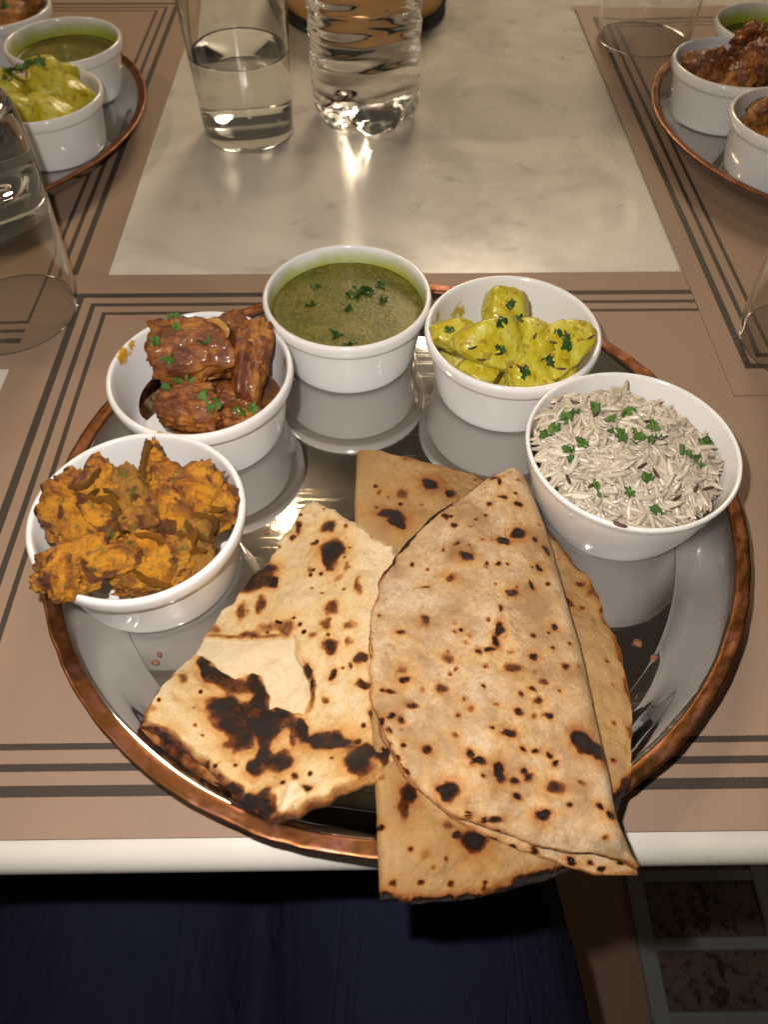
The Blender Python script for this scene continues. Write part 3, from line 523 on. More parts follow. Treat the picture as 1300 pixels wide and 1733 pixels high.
# ---------------------------------------------------------------- plates
def dish_prof():
    up = [(0, .0030), (.06, .0030), (.126, .0030), (.132, .0033), (.1385, .0055), (.1435, .0100), (.1475, .0145), (.1508, .0176), (.1530, .0188)]
    dn = [(.1530, .0178), (.1500, .0162), (.1440, .0085), (.1390, .0030), (.1320, .0004), (.12, 0), (0, 0)]
    return smooth_prof(up, 6) + smooth_prof(dn, 3)
def dish_bump(T, R, Z):
    k = sstep(.118, .142, R) * sstep(.1532, .149, R); w = fbm(np.stack([np.cos(T) * 5, np.sin(T) * 5, R * 60], -1), 3, 61)
    return 0 * R, w * .00055 * k
DISH = lathe('dish', dish_prof(), 260, dish_bump)
def rim_bump(T, R, Z):
    P = np.stack([np.cos(T) * 16, np.sin(T) * 16, R * 260], -1)
    h = fbm(P, 2, 21); w = fbm(np.stack([np.cos(T) * 34, np.sin(T) * 34, R * 350], -1), 2, 5)
    k = sstep(.1526, .1545, R)
    return h * .0005 * k, (w * .00018 + h * .0003) * k
RIMP = smooth_prof([(.1524, .0190), (.1532, .0196), (.1555, .0200), (.1580, .0203), (.1590, .0198), (.1586, .0188), (.1555, .0184), (.1526, .0180), (.1524, .0190)], 4)
RIM = lathe('rim', RIMP, 420, rim_bump)
def plate(label, x, y, z):
    p = thing('plate', label, 'plate', (x, y, z), 'steel thali plates with copper rims')
    link('dish', DISH, MAT['steel'], p); link('rim', RIM, MAT['copper'], p); return p
plate('large round steel plate with hammered copper rim holding five bowls and breads', *PLATE_C, .0017)
plate('steel plate with copper rim at upper left, cut by the picture edge', -.333, .5955, .0011)
plate('steel plate with copper rim at upper right, cut by the picture edge', .3715, .5815, .0025)

# ---------------------------------------------------------------- bowls
def ramekin_prof():
    o = [(0, .0012), (.030, .0012), (.0325, 0), (.0355, .0004), (.0372, .0025), (.0388, .0100), (.0405, .0210), (.0418, .0292), (.0422, .0306)]
    lip = [(.0436, .0314), (.0447, .0328), (.0452, .0355), (.0452, .0380), (.0445, .0393), (.0434, .0396), (.0424, .0388), (.0418, .0365)]
    i = [(.0410, .030), (.0395, .020), (.0378, .0105), (.0350, .0060), (.030, .0045), (0, .0042)]
    return smooth_prof(o, 4) + smooth_prof(lip, 4) + smooth_prof(i, 4)
def plain_prof():
    o = [(0, .0012), (.030, .0012), (.0325, 0), (.0350, .0004), (.0370, .0030), (.0400, .0110), (.0432, .0220), (.0455, .0310), (.0466, .0365)]
    lip = [(.0474, .0385), (.0476, .0400), (.0468, .0410), (.0457, .0404), (.0452, .0385)]
    i = [(.0436, .031), (.0410, .020), (.0380, .0105), (.0345, .0060), (.030, .0045), (0, .0042)]
    return smooth_prof(o, 4) + smooth_prof(lip, 4) + smooth_prof(i, 4)
RAMEKIN = lathe('ramekin', ramekin_prof(), 128); PLAIN = lathe('plain_bowl', plain_prof(), 128)
def bowl(me, label, x, y, z, mat, tilt=(0, 0)):
    o = link('bowl', me.copy(), mat, None, (x, y, z), (tilt[0], tilt[1], 0))
    return tag(o, label, 'bowl', 'small white porcelain bowls')
BZ = .0048  # plate floor
green_film = porcelain_stained('porcelain_green_film', (.40, .43, .05), (), .0290, .0385)
curry_stain = porcelain_stained('porcelain_curry_stain', (.62, .33, .02), [(-.0400, .0130, .0375, .0050), (-.0360, .0200, .0385, .0030), (.0400, .0100, .0340, .0040), (-.012, -.0425, .0385, .0030)])
yellow_stain = porcelain_stained('porcelain_yellow_stain', (.52, .40, .03), [(-.0370, .0180, .0330, .0030), (-.025, .0330, .0250, .0060)])
B_SOUP = (-.0147, .3415); B_MEAT = (-.0855, .2825); B_POT = (.0708, .3115); B_PAK = (-.1003, .1958); B_RICE = (.1148, .2298)
bowl(RAMEKIN, 'white bowl of green soup at the back of the nearest plate', *B_SOUP, BZ, green_film)
bowl(RAMEKIN, 'white bowl with brown meat curry and orange stains, between fritters and soup', *B_MEAT, BZ, curry_stain)
bowl(RAMEKIN, 'white bowl of yellow potatoes between the nearest soup and the rice', *B_POT, BZ, yellow_stain)
bowl(RAMEKIN, 'white bowl heaped with orange fritters on the left of the nearest plate', *B_PAK, BZ + .0005, MAT['porcelain'])
bowl(PLAIN, 'smooth white bowl without a lip, filled with rice', *B_RICE, BZ, MAT['porcelain'])
LZ = .0042
BL_SOUP = (-.2437, .664); BL_POT = (-.2395, .5735); BL_MEAT = (-.316, .7297)
RZ = .0056
BR_SOUP = (.3251, .6872); BR_MEAT = (.2734, .6178); BR_PAK = (.2930, .5327)
bowl(RAMEKIN, 'white bowl of green soup on the upper left plate', *BL_SOUP, LZ, green_film)
bowl(RAMEKIN, 'white bowl of yellow potatoes on the upper left plate', *BL_POT, LZ, MAT['porcelain'])
bowl(RAMEKIN, 'white bowl of brown curry in the top left corner', *BL_MEAT, LZ, MAT['porcelain'])
bowl(RAMEKIN, 'white bowl of green soup in the top right corner', *BR_SOUP, RZ, green_film)
bowl(RAMEKIN, 'white bowl of dark meat on the upper right plate', *BR_MEAT, RZ, MAT['porcelain'])
bowl(RAMEKIN, 'white bowl of fritters on the upper right plate, at the picture edge', *BR_PAK, RZ, MAT['porcelain'])

# ---------------------------------------------------------------- breads
def zA(x, y): return .009 + .0135 * sstep(.19, .085, y) - .25 * np.maximum(0, .068 - y)
def zN(x, y):
    r = np.hypot(x - PLATE_C[0], y - PLATE_C[1]); return .011 + .012 * sstep(.11, .15, r) + .009 * sstep(-.05, .0, x)
def spot_field(X, Y, spots, seed, grow=1.0, halo_w=1.9, halo_a=.34):
    W = np.stack([X * 260, Y * 260, X * 0], -1)
    ox = fbm(W, 3, seed) * .0018; oy = fbm(W + 40, 3, seed + 3) * .0018
    keep = np.ones_like(X); halo = np.zeros_like(X)
    for (px, py, rx, ry, s) in spots:
        rx = max(rx, .0011) * grow; ry = max(ry, .0011) * grow
        d = np.hypot((X + ox - px) / rx, (Y + oy - py) / ry)
        keep = keep * (1 - s * .93 * (1 - sstep(.30, 1.45, d))); halo = np.maximum(halo, halo_a * s * np.exp(-(d / halo_w) ** 2)) + .025 * s * np.exp(-(d / 2.4) ** 2)
    return np.clip(np.maximum(1 - keep, np.minimum(halo, .42)), 0, 1)
def fleck_field(X, Y, flecks):
    C = np.zeros_like(X)
    for px, py, rx, ry, s in flecks: C = np.maximum(C, s * np.exp(-(((X - px) / (rx + .0004)) ** 2 + ((Y - py) / (ry + .0004)) ** 2)))
    return C
def grid_normals(G):
    du = np.gradient(G, axis=0); dv = np.gradient(G, axis=1); n = np.cross(du, dv)
    return n / (np.linalg.norm(n, axis=-1, keepdims=True) + 1e-12)
def shell_mesh(name, G, thick, attrs, up=True):
    """closed shell round the sheet G (nu,nv,3); thick (nu,nv)"""
    nu, nv = G.shape[:2]; N = grid_normals(G)
    A = G + N * thick[..., None] / 2; B = G - N * thick[..., None] / 2
    n = nu * nv; V = np.concatenate([A.reshape(-1, 3), B.reshape(-1, 3)])
    F = [grid_faces(nu, nv), grid_faces(nu, nv, off=n, flip=True)]
    b = np.array([i * nv for i in range(nu)] + [(nu - 1) * nv + j for j in range(1, nv)] + [i * nv + nv - 1 for i in range(nu - 2, -1, -1)] + [j for j in range(nv - 2, 0, -1)])
    b2 = np.roll(b, -1); F.append(np.stack([b2, b, b + n, b2 + n], -1))
    return mesh_np(name, V, F, True, {k: np.concatenate([a.ravel(), a.ravel()]) for k, a in attrs.items()})
def blisters(X, Y, n, seed, rmin=.0018, rmax=.006, h=.0007):
    r = np.random.RandomState(seed); out = np.zeros_like(X); lo = (X.min(), Y.min()); hi = (X.max(), Y.max())
    for k in range(n):
        cx, cy_ = r.uniform(lo[0], hi[0]), r.uniform(lo[1], hi[1]); rd = r.uniform(rmin, rmax) ; e = r.uniform(.7, 1.4)
        d = ((X - cx) / rd) ** 2 + ((Y - cy_) / (rd * e)) ** 2
        out += h * (rd / rmax) * np.maximum(0, 1 - d) ** 1.5
    return out
def folded_bread(name, fold, arc, arc_low, zfun, rf, thick, spots, low_spots, puff, seed, edge_char, swap=False):
    na, nb = 240, 260
    Fd = resample(fold, na); Up = resample(arc, na); Lo = resample(arc_low, na)
    jag = lambda C, s: C + (C - Fd) / (np.linalg.norm(C - Fd, axis=1, keepdims=True) + 1e-9) * (fbm(np.stack([np.arange(na) * .11, np.zeros(na), np.zeros(na)], -1), 4, s) * .0021)[:, None] * sstep(0, .02, np.linalg.norm(C - Fd, axis=1))[:, None]
    Up = jag(Up, seed); Lo = jag(Lo, seed + 5)
    s = np.linspace(-1, 1, nb); b = np.sign(s) * np.abs(s) ** 1.35
    G = np.zeros((na, nb, 3)); char = np.zeros((na, nb)); SEP = np.zeros((na, nb))
    O = np.where((b >= 0)[None, :, None], Up[:, None, :], Lo[:, None, :])
    XY = Fd[:, None, :] + np.abs(b)[None, :, None] * (O - Fd[:, None, :])
    Wd = np.linalg.norm(O - Fd[:, None, :], axis=-1) + 1e-6; w = np.abs(b)[None, :] * Wd
    rr = np.minimum(rf, Wd * .35 + .0008)
    half = np.where(w < rr, np.sqrt(np.maximum(rr ** 2 - (rr - w) ** 2, 0)), rr)
    half = half * (1 - .45 * sstep(.1, 1.0, np.abs(b)[None, :] + 0 * w)) + 0
    X, Y = XY[..., 0], XY[..., 1]
    q = np.stack([X * 32, Y * 32, np.zeros_like(X) + seed], -1)
    pf = puff * fbm(q, 3, seed) + puff * .55 * fbm(q * 3.6, 3, seed + 9) + puff * .20 * fbm(q * 13, 2, seed + 4)
    pf = pf + blisters(X, Y, 260, seed)
    edge = sstep(1.0, .9, np.abs(b))[None, :]
    Z = zfun(X, Y) + np.sign(b)[None, :] * half + np.where(b >= 0, 1, .45)[None, :] * (pf + puff * .6 * np.sin(np.clip(np.abs(b), 0, 1) * math.pi)[None, :]) * sstep(0, .5, np.abs(b))[None, :]
    G[..., 0], G[..., 1], G[..., 2] = X, Y, Z
    fl_ = np.random.RandomState(seed); flecks = [(fl_.uniform(X.min(), X.max()), fl_.uniform(Y.min(), Y.max()), fl_.uniform(.0003, .0008), fl_.uniform(.0003, .0008), fl_.uniform(.45, .9)) for _ in range(70)]
    top = np.maximum(spot_field(X, Y, spots, seed), fleck_field(X, Y, flecks)); low = spot_field(X, Y, low_spots, seed + 2)
    char = np.where((b >= 0)[None, :], top, low)
    aa = np.linspace(0, 1, na)[:, None]; Lf = np.linalg.norm(Fd[-1] - Fd[0])
    de = np.minimum(Wd * (1 - np.abs(b)[None, :]), (1 - aa) * Lf + 0 * Wd)
    ec = edge_char(X, Y, b[None, :] + 0 * X, de, fbm(np.stack([X * 150, Y * 150, X * 0], -1), 3, seed + 8))
    char = np.clip(np.maximum(char, ec), 0, 1)
    th = thick * (1 - .5 * sstep(.965, 1.0, np.abs(b)))[None, :] + 0 * X
    th = th * (1 + .25 * pf / puff)
    me = shell_mesh(name, G, th, {'char': char, 'peel': np.zeros_like(char)})
    return me
def far_edge(amount, w=.965):
    def f(X, Y, b, de, n): return amount * sstep(w, 1.0, np.abs(b) + n * .02) * (0.55 + .45 * n * 2)
    return f
def flat_edge(X, Y, b, de, n):
    front = sstep(.095, .068, Y) * sstep(-.004, .006, X)
    e = de + n * .0035
    return np.clip(.45 * sstep(.0022, .0, e) + front * (.50 * sstep(.010, .001, e) + .55 * sstep(.0040, .0012, e + n * .003)), 0, 1)
flat_low = [(x * .985 + .0004, y * .995 + .002) for x, y in FLAT_ARC]
me = folded_bread('flatbread', FLAT_FOLD, FLAT_ARC, flat_low, lambda x, y: zA(x, y) + .0012, .0024, .0018, FLAT_SPOTS, [], .0022, 41, flat_edge)
o = link('flatbread', me, MAT['flat']); tag(o, 'golden half moon flatbread underneath, its charred tip hanging over the table edge', 'flatbread')
def zRoti(x, y): return zA(x, y) + .0095 + .004 * np.exp(-(((x - .045) / .035) ** 2 + ((y - .16) / .06) ** 2)) + .003 * sstep(.02, -.01, x) * sstep(.1, .14, y)
def roti_edge(X, Y, b, de, n): return np.clip(.9 * sstep(.0022, .0004, de + n * .002) * sstep(.16, .20, Y) + .35 * sstep(.0016, .0, de + n * .001), 0, 1)
me = folded_bread('roti', ROTI_FOLD, ROTI_ARC, ROTI_ARC_LOW, zRoti, .0050, .0018, ROTI_SPOTS, ROTI_LOW_SPOTS, .0021, 57, roti_edge)
o = link('roti', me, MAT['roti']); tag(o, 'large folded roti dotted with small dark burn spots, lying on top of the breads', 'roti')

def radial_sheet(poly, n_t, n_r, center):
    P = resample(poly, n_t, closed=True, smooth=False); C = np.array(center)
    s = np.linspace(0, 1, n_r) ** .8
    return C[None, None, :] + s[:, None, None] * (P[None] - C[None, None, :]), s
def naan_mesh():
    nt, nr = 620, 130
    poly = resample(NAAN, 620, closed=True, smooth=False)
    k = np.arange(620); dirv = poly - poly.mean(0); dirv /= np.linalg.norm(dirv, axis=1, keepdims=True)
    jit = fbm(np.stack([poly[:, 0] * 220, poly[:, 1] * 220, 0 * k], -1), 4, 3) * .0016
    poly = poly + dirv * jit[:, None]
    XY, s = radial_sheet(poly, nt, nr, poly.mean(0) + np.array([-.004, .0]))
    X, Y = XY[..., 0], XY[..., 1]; S = s[:, None] + 0 * X
    q = np.stack([X * 30, Y * 30, X * 0], -1)
    pf = fbm(q, 3, 12) * .0018 + fbm(q * 4, 3, 15) * .0010 + fbm(q * 12, 2, 17) * .00035
    pf = pf + blisters(X, Y, 240, 5, .002, .008, .0010)
    dp = poly_dist(NAAN_PEEL, X, Y) + fbm(np.stack([X * 200, Y * 200, X * 0], -1), 3, 31) * .0012
    dq = poly_dist(NAAN_PEEL_SMALL, X, Y) + fbm(np.stack([X * 200, Y * 200, X * 0], -1), 3, 33) * .0008
    peel = np.maximum(sstep(-.0002, .0006, dp), sstep(-.0002, .0006, dq))
    char = spot_field(X, Y, NAAN_SPOTS, 71, 1.06, 1.65, .34)
    char = char * (1 - .26 * sstep(.45, .95, char) * sstep(.0, .45, fbm(np.stack([X * 210, Y * 210, X * 0], -1), 3, 66) + .12))
    fl_ = np.random.RandomState(8); char = np.maximum(char, fleck_field(X, Y, [(fl_.uniform(X.min(), X.max()), fl_.uniform(Y.min(), Y.max()), fl_.uniform(.0003, .0008), fl_.uniform(.0003, .0008), fl_.uniform(.5, 1)) for _ in range(70)]))
    rimc = .55 * np.exp(-((dp + .0012) / .0012) ** 2) * sstep(.175, .15, Y)
    char = np.maximum(char, rimc * (.6 + .8 * fbm(np.stack([X * 90, Y * 90, X * 0], -1), 2, 8)))
    char = char * (1 - .92 * peel)
    left = sstep(.94, 1.0, S + .05 * fbm(np.stack([X * 120, Y * 120, X * 0], -1), 3, 9)) * sstep(.02, -.03, X) * .62 * sstep(.145, .12, Y)
    char = np.clip(np.maximum(char, left), 0, 1)
    bub = spot_field(X, Y, [(a, b_, c_ * 1.1, d_ * 1.1, e) for a, b_, c_, d_, e in NAAN_SPOTS if e > .85], 71)
    Z = zN(X, Y) + .0018 + pf + .0011 * bub - .0016 * peel
    Zt = Z - .004 * sstep(.93, 1.0, S) ** 2
    frontfold = sstep(.012, .0, np.abs(Y - (.0785 - .0) - (X + .04) * .28)) * 0
    V = [np.stack([X, Y, Zt], -1).reshape(-1, 3)]
    # rounded side and underside
    ring = np.stack([X[-1], Y[-1], Zt[-1]], -1); cxy = poly.mean(0)
    prev = []
    for kx, dz in ((1.004, -.0016), (1.002, -.0032), (.99, -.0044), (.90, -.005)):
        r_ = ring.copy(); r_[:, :2] = cxy + (ring[:, :2] - cxy) * kx; r_[:, 2] += dz; V.append(r_)
    F = [grid_faces(nr, nt, wrap_v=True)]
    base = nr * nt - nt
    F.append(grid_faces(5, nt, wrap_v=True, off=base))
    Vall = np.concatenate(V)
    ca = np.concatenate([char.ravel(), np.clip(char[-1] * 1.0, 0, 1), np.clip(char[-1] * .8, 0, 1), char[-1] * .6, char[-1] * 0])
    pa = np.concatenate([peel.ravel(), *[np.where((ring[:, 1] < .105) & (ring[:, 0] > -.036), .9, 0)] * 4])
    # underside fan
    ci = len(Vall); Vall = np.vstack([Vall, [[*cxy, float(zN(*cxy)) - .004]]])
    st = base + 4 * nt; j = np.arange(nt); F.append(np.stack([st + (j + 1) % nt, np.full(nt, ci), st + j], -1)[:, ::-1])
    ca = np.append(ca, 0); pa = np.append(pa, 0)
    # the layer folded beneath, peeping out burnt at the lower left
    L = resample(NAAN_LOW, 200, closed=True, smooth=True); cl = L.mean(0) + np.array([.004, .003]); s2 = np.linspace(0, 1, 40)
    XY2 = cl[None, None] + s2[:, None, None] * (L[None] - cl); X2, Y2 = XY2[..., 0], XY2[..., 1]
    Z2 = zN(X2, Y2) - .0052 + fbm(np.stack([X2 * 120, Y2 * 120, X2 * 0], -1), 3, 44) * .0008 - .001 * s2[:, None] ** 4
    off = len(Vall); Va = np.stack([X2, Y2, Z2], -1).reshape(-1, 3); Vb = Va.copy(); Vb[:, 2] -= .0016
    n2 = len(Va); Vall = np.vstack([Vall, Va, Vb])
    F.append(grid_faces(40, 200, wrap_v=True, off=off)); F.append(grid_faces(40, 200, wrap_v=True, off=off + n2, flip=True))
    j = np.arange(200); e = off + 39 * 200; F.append(np.stack([e + j, e + (j + 1) % 200, e + n2 + (j + 1) % 200, e + n2 + j], -1)[:, ::-1])
    c2 = np.clip(.52 + .5 * fbm(np.stack([X2 * 130, Y2 * 130, X2 * 0], -1), 3, 91), .15, .9).ravel()
    ca = np.concatenate([ca, c2, c2]); pa = np.concatenate([pa, c2 * 0, c2 * 0])
    me = mesh_np('naan', Vall, F, True, {'char': ca, 'peel': pa})
    bm = bmesh.new(); bm.from_mesh(me); bmesh.ops.recalc_face_normals(bm, faces=bm.faces); bm.to_mesh(me); bm.free()
    return me
o = link('naan', naan_mesh(), MAT['naan']); tag(o, 'pale folded naan with large blackened patches, left of the folded roti', 'naan')

# ---------------------------------------------------------------- food pieces
def lump(name, seed, size, style, sub=5):
    V, F = ICO[sub]; P = V.copy(); r = np.random.RandomState(seed)
    if style == 'fritter':
        n = 15; C = r.normal(size=(n, 3)); C /= np.linalg.norm(C, axis=1, keepdims=True); C *= r.uniform(.25, .72, (n, 1)); R = r.uniform(.24, .46, n)
        C = np.vstack([C, [[0, 0, 0]]]); R = np.append(R, .55)
        W = P + .22 * np.stack([fbm(P * 2.2 + 5, 3, seed + 11), fbm(P * 2.2 + 9, 3, seed + 12), fbm(P * 2.2 + 14, 3, seed + 13)], -1)
        W /= np.linalg.norm(W, axis=1, keepdims=True)
        b = W @ C.T; disc = b * b - ((C ** 2).sum(1) - R ** 2)[None]
        hit = np.where((disc > 0), b + np.sqrt(np.maximum(disc, 0)), .0).clip(0)
        rad = (hit ** 14).sum(1) ** (1 / 14)
        rad = rad * (1 + .22 * fbm(P * 5.5, 4, seed + 5, .62) + .14 * fbm(P * 13, 3, seed + 7, .6)) + .10
        Q = P * rad[:, None] * np.array(size) * np.array([1.22, 1.22, 1.0])
    else:
        if style == 'potato':
            N = np.vstack([np.eye(3), -np.eye(3)]) + r.normal(size=(6, 3)) * .30; h = r.uniform(.66, .95, 6)
            N = np.vstack([N, r.normal(size=(3, 3))]); h = np.append(h, r.uniform(.72, .9, 3))
            N /= np.linalg.norm(N, axis=1, keepdims=True); kk = 22
            rad = 1 / ((np.maximum(P @ N.T, 0) / h[None]) ** kk).sum(1) ** (1 / kk)
        else:
            N = np.vstack([np.eye(3), -np.eye(3)]) + r.normal(size=(6, 3)) * .22; h = r.uniform(.78, 1.0, 6)
            N /= np.linalg.norm(N, axis=1, keepdims=True); kk = 9
            rad = 1 / ((np.maximum(P @ N.T, 0) / h[None]) ** kk).sum(1) ** (1 / kk)
        lim = 1.22
        rad = lim * (1 - np.exp(-(rad / lim) ** 3)) ** (1 / 3)
        if style == 'potato': rad = rad * (1 + .07 * fbm(P * 3, 3, seed) + .035 * fbm(P * 9, 3, seed))
        else: rad = rad * (1 + .22 * fbm(P * 2.4, 3, seed) + .13 * fbm(P * 6, 4, seed + 3, .6) + .06 * fbm(P * np.array([5, 18, 18]), 3, seed + 6))
        Q = P * rad[:, None] * np.array(size)
    return mesh_np(name, Q, F)
def put(name, seed, c, size, rot, style, mat, label, cat, group, sub=5):
    o = link(name, lump(name, seed, size, style, sub), mat, None, c, rot)
    return tag(o, label, cat, group)
D2R = math.radians
def strand_mesh(seed):
    r = np.random.RandomState(seed); n = 40; t_ = np.linspace(-1, 1, n); a_ = np.arange(12) / 12 * 2 * np.pi
    cxs = np.stack([t_, .45 * np.sin(t_ * 1.7 + r.uniform(0, 3)), .22 * np.cos(t_ * 2.3 + r.uniform(0, 3))], -1)
    w = .24 * np.sqrt(np.maximum(1 - t_ ** 4, .02)); V = cxs[:, None, :] + np.stack([0 * a_, np.cos(a_), .45 * np.sin(a_)], -1)[None] * w[:, None, None]
    V = V.reshape(-1, 3); V = V + .10 * np.stack([fbm(V * 4 + k, 3, seed + k) for k in range(3)], -1)
    return mesh_np('batter_strand', V, [grid_faces(n, 12, wrap_v=True)])
STRANDS = [strand_mesh(k) for k in range(6)]
G = 'orange fritters in the nearest bowl'
fr = [((.017, .019, .0075), (D2R(35), D2R(-15), .3), 'fritter with a purple onion edge leaning over the left bowl rim'),
      ((.0115, .0185, .008), (D2R(45), D2R(10), .1), 'olive brown fritter standing beside the purple edged one'),
      ((.0085, .0165, .0065), (D2R(60), D2R(-20), -.5), 'pointed fritter sticking up highest at the back of the bowl'),
      ((.0148, .0170, .0085), (D2R(32), D2R(14), -.4), 'broad bright orange fritter on the right of the heap'),
      ((.0165, .0105, .0075), (D2R(20), D2R(-10), .2), 'yellow orange fritter at the lower left of the heap'),
      ((.0085, .0075, .0050), (D2R(15), D2R(-25), .8), 'small round fritter knob hanging out over the lower left rim'),
      ((.0135, .0105, .0075), (D2R(25), D2R(5), -.3), 'greenish grey crusted fritter low in the middle of the heap'),
      ((.0115, .0115, .0075), (D2R(30), D2R(0), .6), 'golden knobbly fritter near the front of the bowl'),
      ((.0090, .0090, .0060), (D2R(35), D2R(20), .2), 'dark reddish fritter low at the right wall of the bowl'),
      ((.0115, .0060, .0050), (D2R(5), D2R(0), .1), 'deep brown fritter lowest, just behind the front rim'),
      ((.0100, .0100, .0080), (D2R(40), D2R(8), 1.0), 'small yellow fritter chunk in the centre of the heap')]
for i, (c, (sz, rt, lb)) in enumerate(zip(FRITTERS, fr)):
    fo = put('fritter', 100 + i * 7, c, sz, rt, 'fritter', MAT['fritter'], lb, 'fritter', G)
    for k in range(3 if i < 9 and i not in (4, 5) else 0):
        rs = random.Random(i * 10 + k); ph = rs.uniform(0, 6.28); q = .72
        st_ = link('batter_strand', STRANDS[(i + k) % 6], MAT['fritter'], fo, (math.cos(ph) * sz[0] * q, math.sin(ph) * sz[1] * q, sz[2] * rs.uniform(.55, .85)), (rs.uniform(-.5, .5), rs.uniform(-.5, .5), rs.uniform(0, 6.28)))
        st_.scale = (rs.uniform(.0055, .0095), .0062, .0062)
# lower fritters that carry the heap
for i, (dx, dy, z, lb) in enumerate([(-.018, .006, .026, 'brown fritter buried under the left of the heap'), (.016, .008, .024, 'brown fritter buried under the right of the heap'), (.0, -.016, .022, 'brown fritter buried under the front of the heap')]):
    put('fritter', 300 + i, (B_PAK[0] + dx, B_PAK[1] + dy, z), (.0105, .0105, .008), (.3, .2 * i, i), 'fritter', MAT['fritter'], lb, 'fritter', G, 4)
for i, (dx, dy, z, s, lb) in enumerate([(-.012, -.004, .043, .020, 'mustard fritter against the left wall of the far right bowl'), (.014, .010, .044, .020, 'mustard fritter on the right of the far right bowl'), (.012, -.020, .040, .016, 'mustard fritter at the front of the far right bowl'), (-.016, .018, .038, .015, 'mustard fritter at the back of the far right bowl')]):
    put('fritter', 340 + i * 3, (BR_PAK[0] + dx, BR_PAK[1] + dy, z), (s, s * .95, s * .6), (.5, .2, i * 1.3), 'fritter', MAT['fritter'], lb, 'fritter', 'mustard fritters in the far right bowl', 5)

def disc_food(name, label, cat, x, y, z, r, mat, amp, seed, dome=0.0, group=None):
    nt, nr = 96, 40; th = np.arange(nt) / nt * 2 * np.pi; s = np.linspace(0, 1, nr)
    X = s[:, None] * np.cos(th) * r; Y = s[:, None] * np.sin(th) * r
    Z = amp * fbm(np.stack([X * 160, Y * 160, X * 0], -1), 3, seed) * (1 - s[:, None] ** 6) + dome * (1 - s[:, None] ** 2) + .0012 * sstep(.93, 1, s)[:, None] * (dome == 0)
    V = np.stack([X, Y, Z], -1).reshape(-1, 3); low = V[-nt:].copy(); low[:, :2] *= .86; low[:, 2] = -.012
    Vb = np.vstack([V, low]); F = [grid_faces(nr + 1, nt, wrap_v=True)]
    me = mesh_np(name, Vb, F); o = link(name, me, mat, None, (x, y, z)); return tag(o, label, cat, group)
disc_food('soup', 'thick green soup with coriander in the nearest plate bowl', 'soup', *B_SOUP, .0335, .0408, MAT['soup'], .0003, 2)
disc_food('soup', 'thick green soup in the bowl on the upper left plate', 'soup', *BL_SOUP, .0305, .0402, MAT['soup'], .0006, 4)
disc_food('soup', 'thick green soup in the bowl at the top right corner', 'soup', *BR_SOUP, .0300, .0400, MAT['soup'], .0006, 6)
disc_food('curry_sauce', 'brown curry sauce pooled under the meat in the nearest bowl', 'sauce', B_MEAT[0] + .008, B_MEAT[1] - .002, .0235, .0300, MAT['sauce'], .0016, 8, .004)
disc_food('curry_sauce', 'brown curry sauce under the dark meat of the upper right plate', 'sauce', *BR_MEAT, .0260, .0385, MAT['sauce'], .0016, 9, .003)
disc_food('curry_sauce', 'brown curry sauce in the bowl at the top left corner', 'sauce', *BL_MEAT, .0280, .0392, MAT['sauce'], .0016, 10, .003)

G = 'meat pieces in the nearest curry bowl'
mt_ = [((.0225, .0175, .014), (D2R(38), D2R(0), .15), 'meat', 'largest dark meat piece on top of the nearest curry bowl'),
       ((.0190, .0125, .012), (D2R(15), D2R(0), -.1), 'meat', 'squat meat piece at the front left of the nearest curry bowl'),
       ((.0105, .0215, .014), (D2R(30), D2R(12), .05), 'meat', 'tall narrow meat piece at the right of the nearest curry bowl'),
       ((.0120, .0100, .010), (D2R(20), 0, .6), 'meat', 'small meat piece tucked behind the largest one'),
       ((.0160, .0130, .010), (0, 0, .4), 'meat', 'meat piece low in the sauce at the front right of the curry bowl')]
for i, (c, (sz, rt, mm, lb)) in enumerate(zip(MEAT, mt_)):
    put('meat_piece', 400 + i * 11, c, tuple(q * k_ for q, k_ in zip(sz, (1.0, 1.02, 1.05))), rt, 'meat', MAT[mm], lb, 'meat', G)
G = 'meat pieces in the upper right bowl'
for i, (dx, dy, z, s, lb) in enumerate([(-.016, .006, .040, .018, 'dark meat piece at the left of the upper right bowl'), (.018, -.002, .044, .019, 'dark meat piece at the right of the upper right bowl'), (.018, .020, .052, .014, 'dark meat piece standing tallest in the upper right bowl'), (-.004, -.018, .036, .016, 'dark meat piece at the front of the upper right bowl'), (.004, .004, .030, .016, 'dark meat piece low in the middle of the upper right bowl')]):
    put('meat_piece', 470 + i * 5, (BR_MEAT[0] + dx, BR_MEAT[1] + dy, z), (s, s * .85, s * .75), (.4, .3 * i, i * 1.1), 'fritter' if i in (0, 2) else 'meat', MAT['meat'], lb, 'meat', G, 5)
for i, (dx, dy, z, s, lb) in enumerate([(.014, -.012, .040, .018, 'brown meat piece at the front of the top left corner bowl'), (.022, .014, .044, .014, 'brown meat piece at the right of the top left corner bowl'), (-.012, .0, .042, .018, 'brown meat piece at the left of the top left corner bowl')]):
    put('meat_piece', 520 + i * 5, (BL_MEAT[0] + dx, BL_MEAT[1] + dy, z), (s, s * .85, s * .6), (.3, .3 * i, i * 1.4), 'meat', MAT['meat_orange'], lb, 'meat', 'meat pieces in the top left bowl', 4)

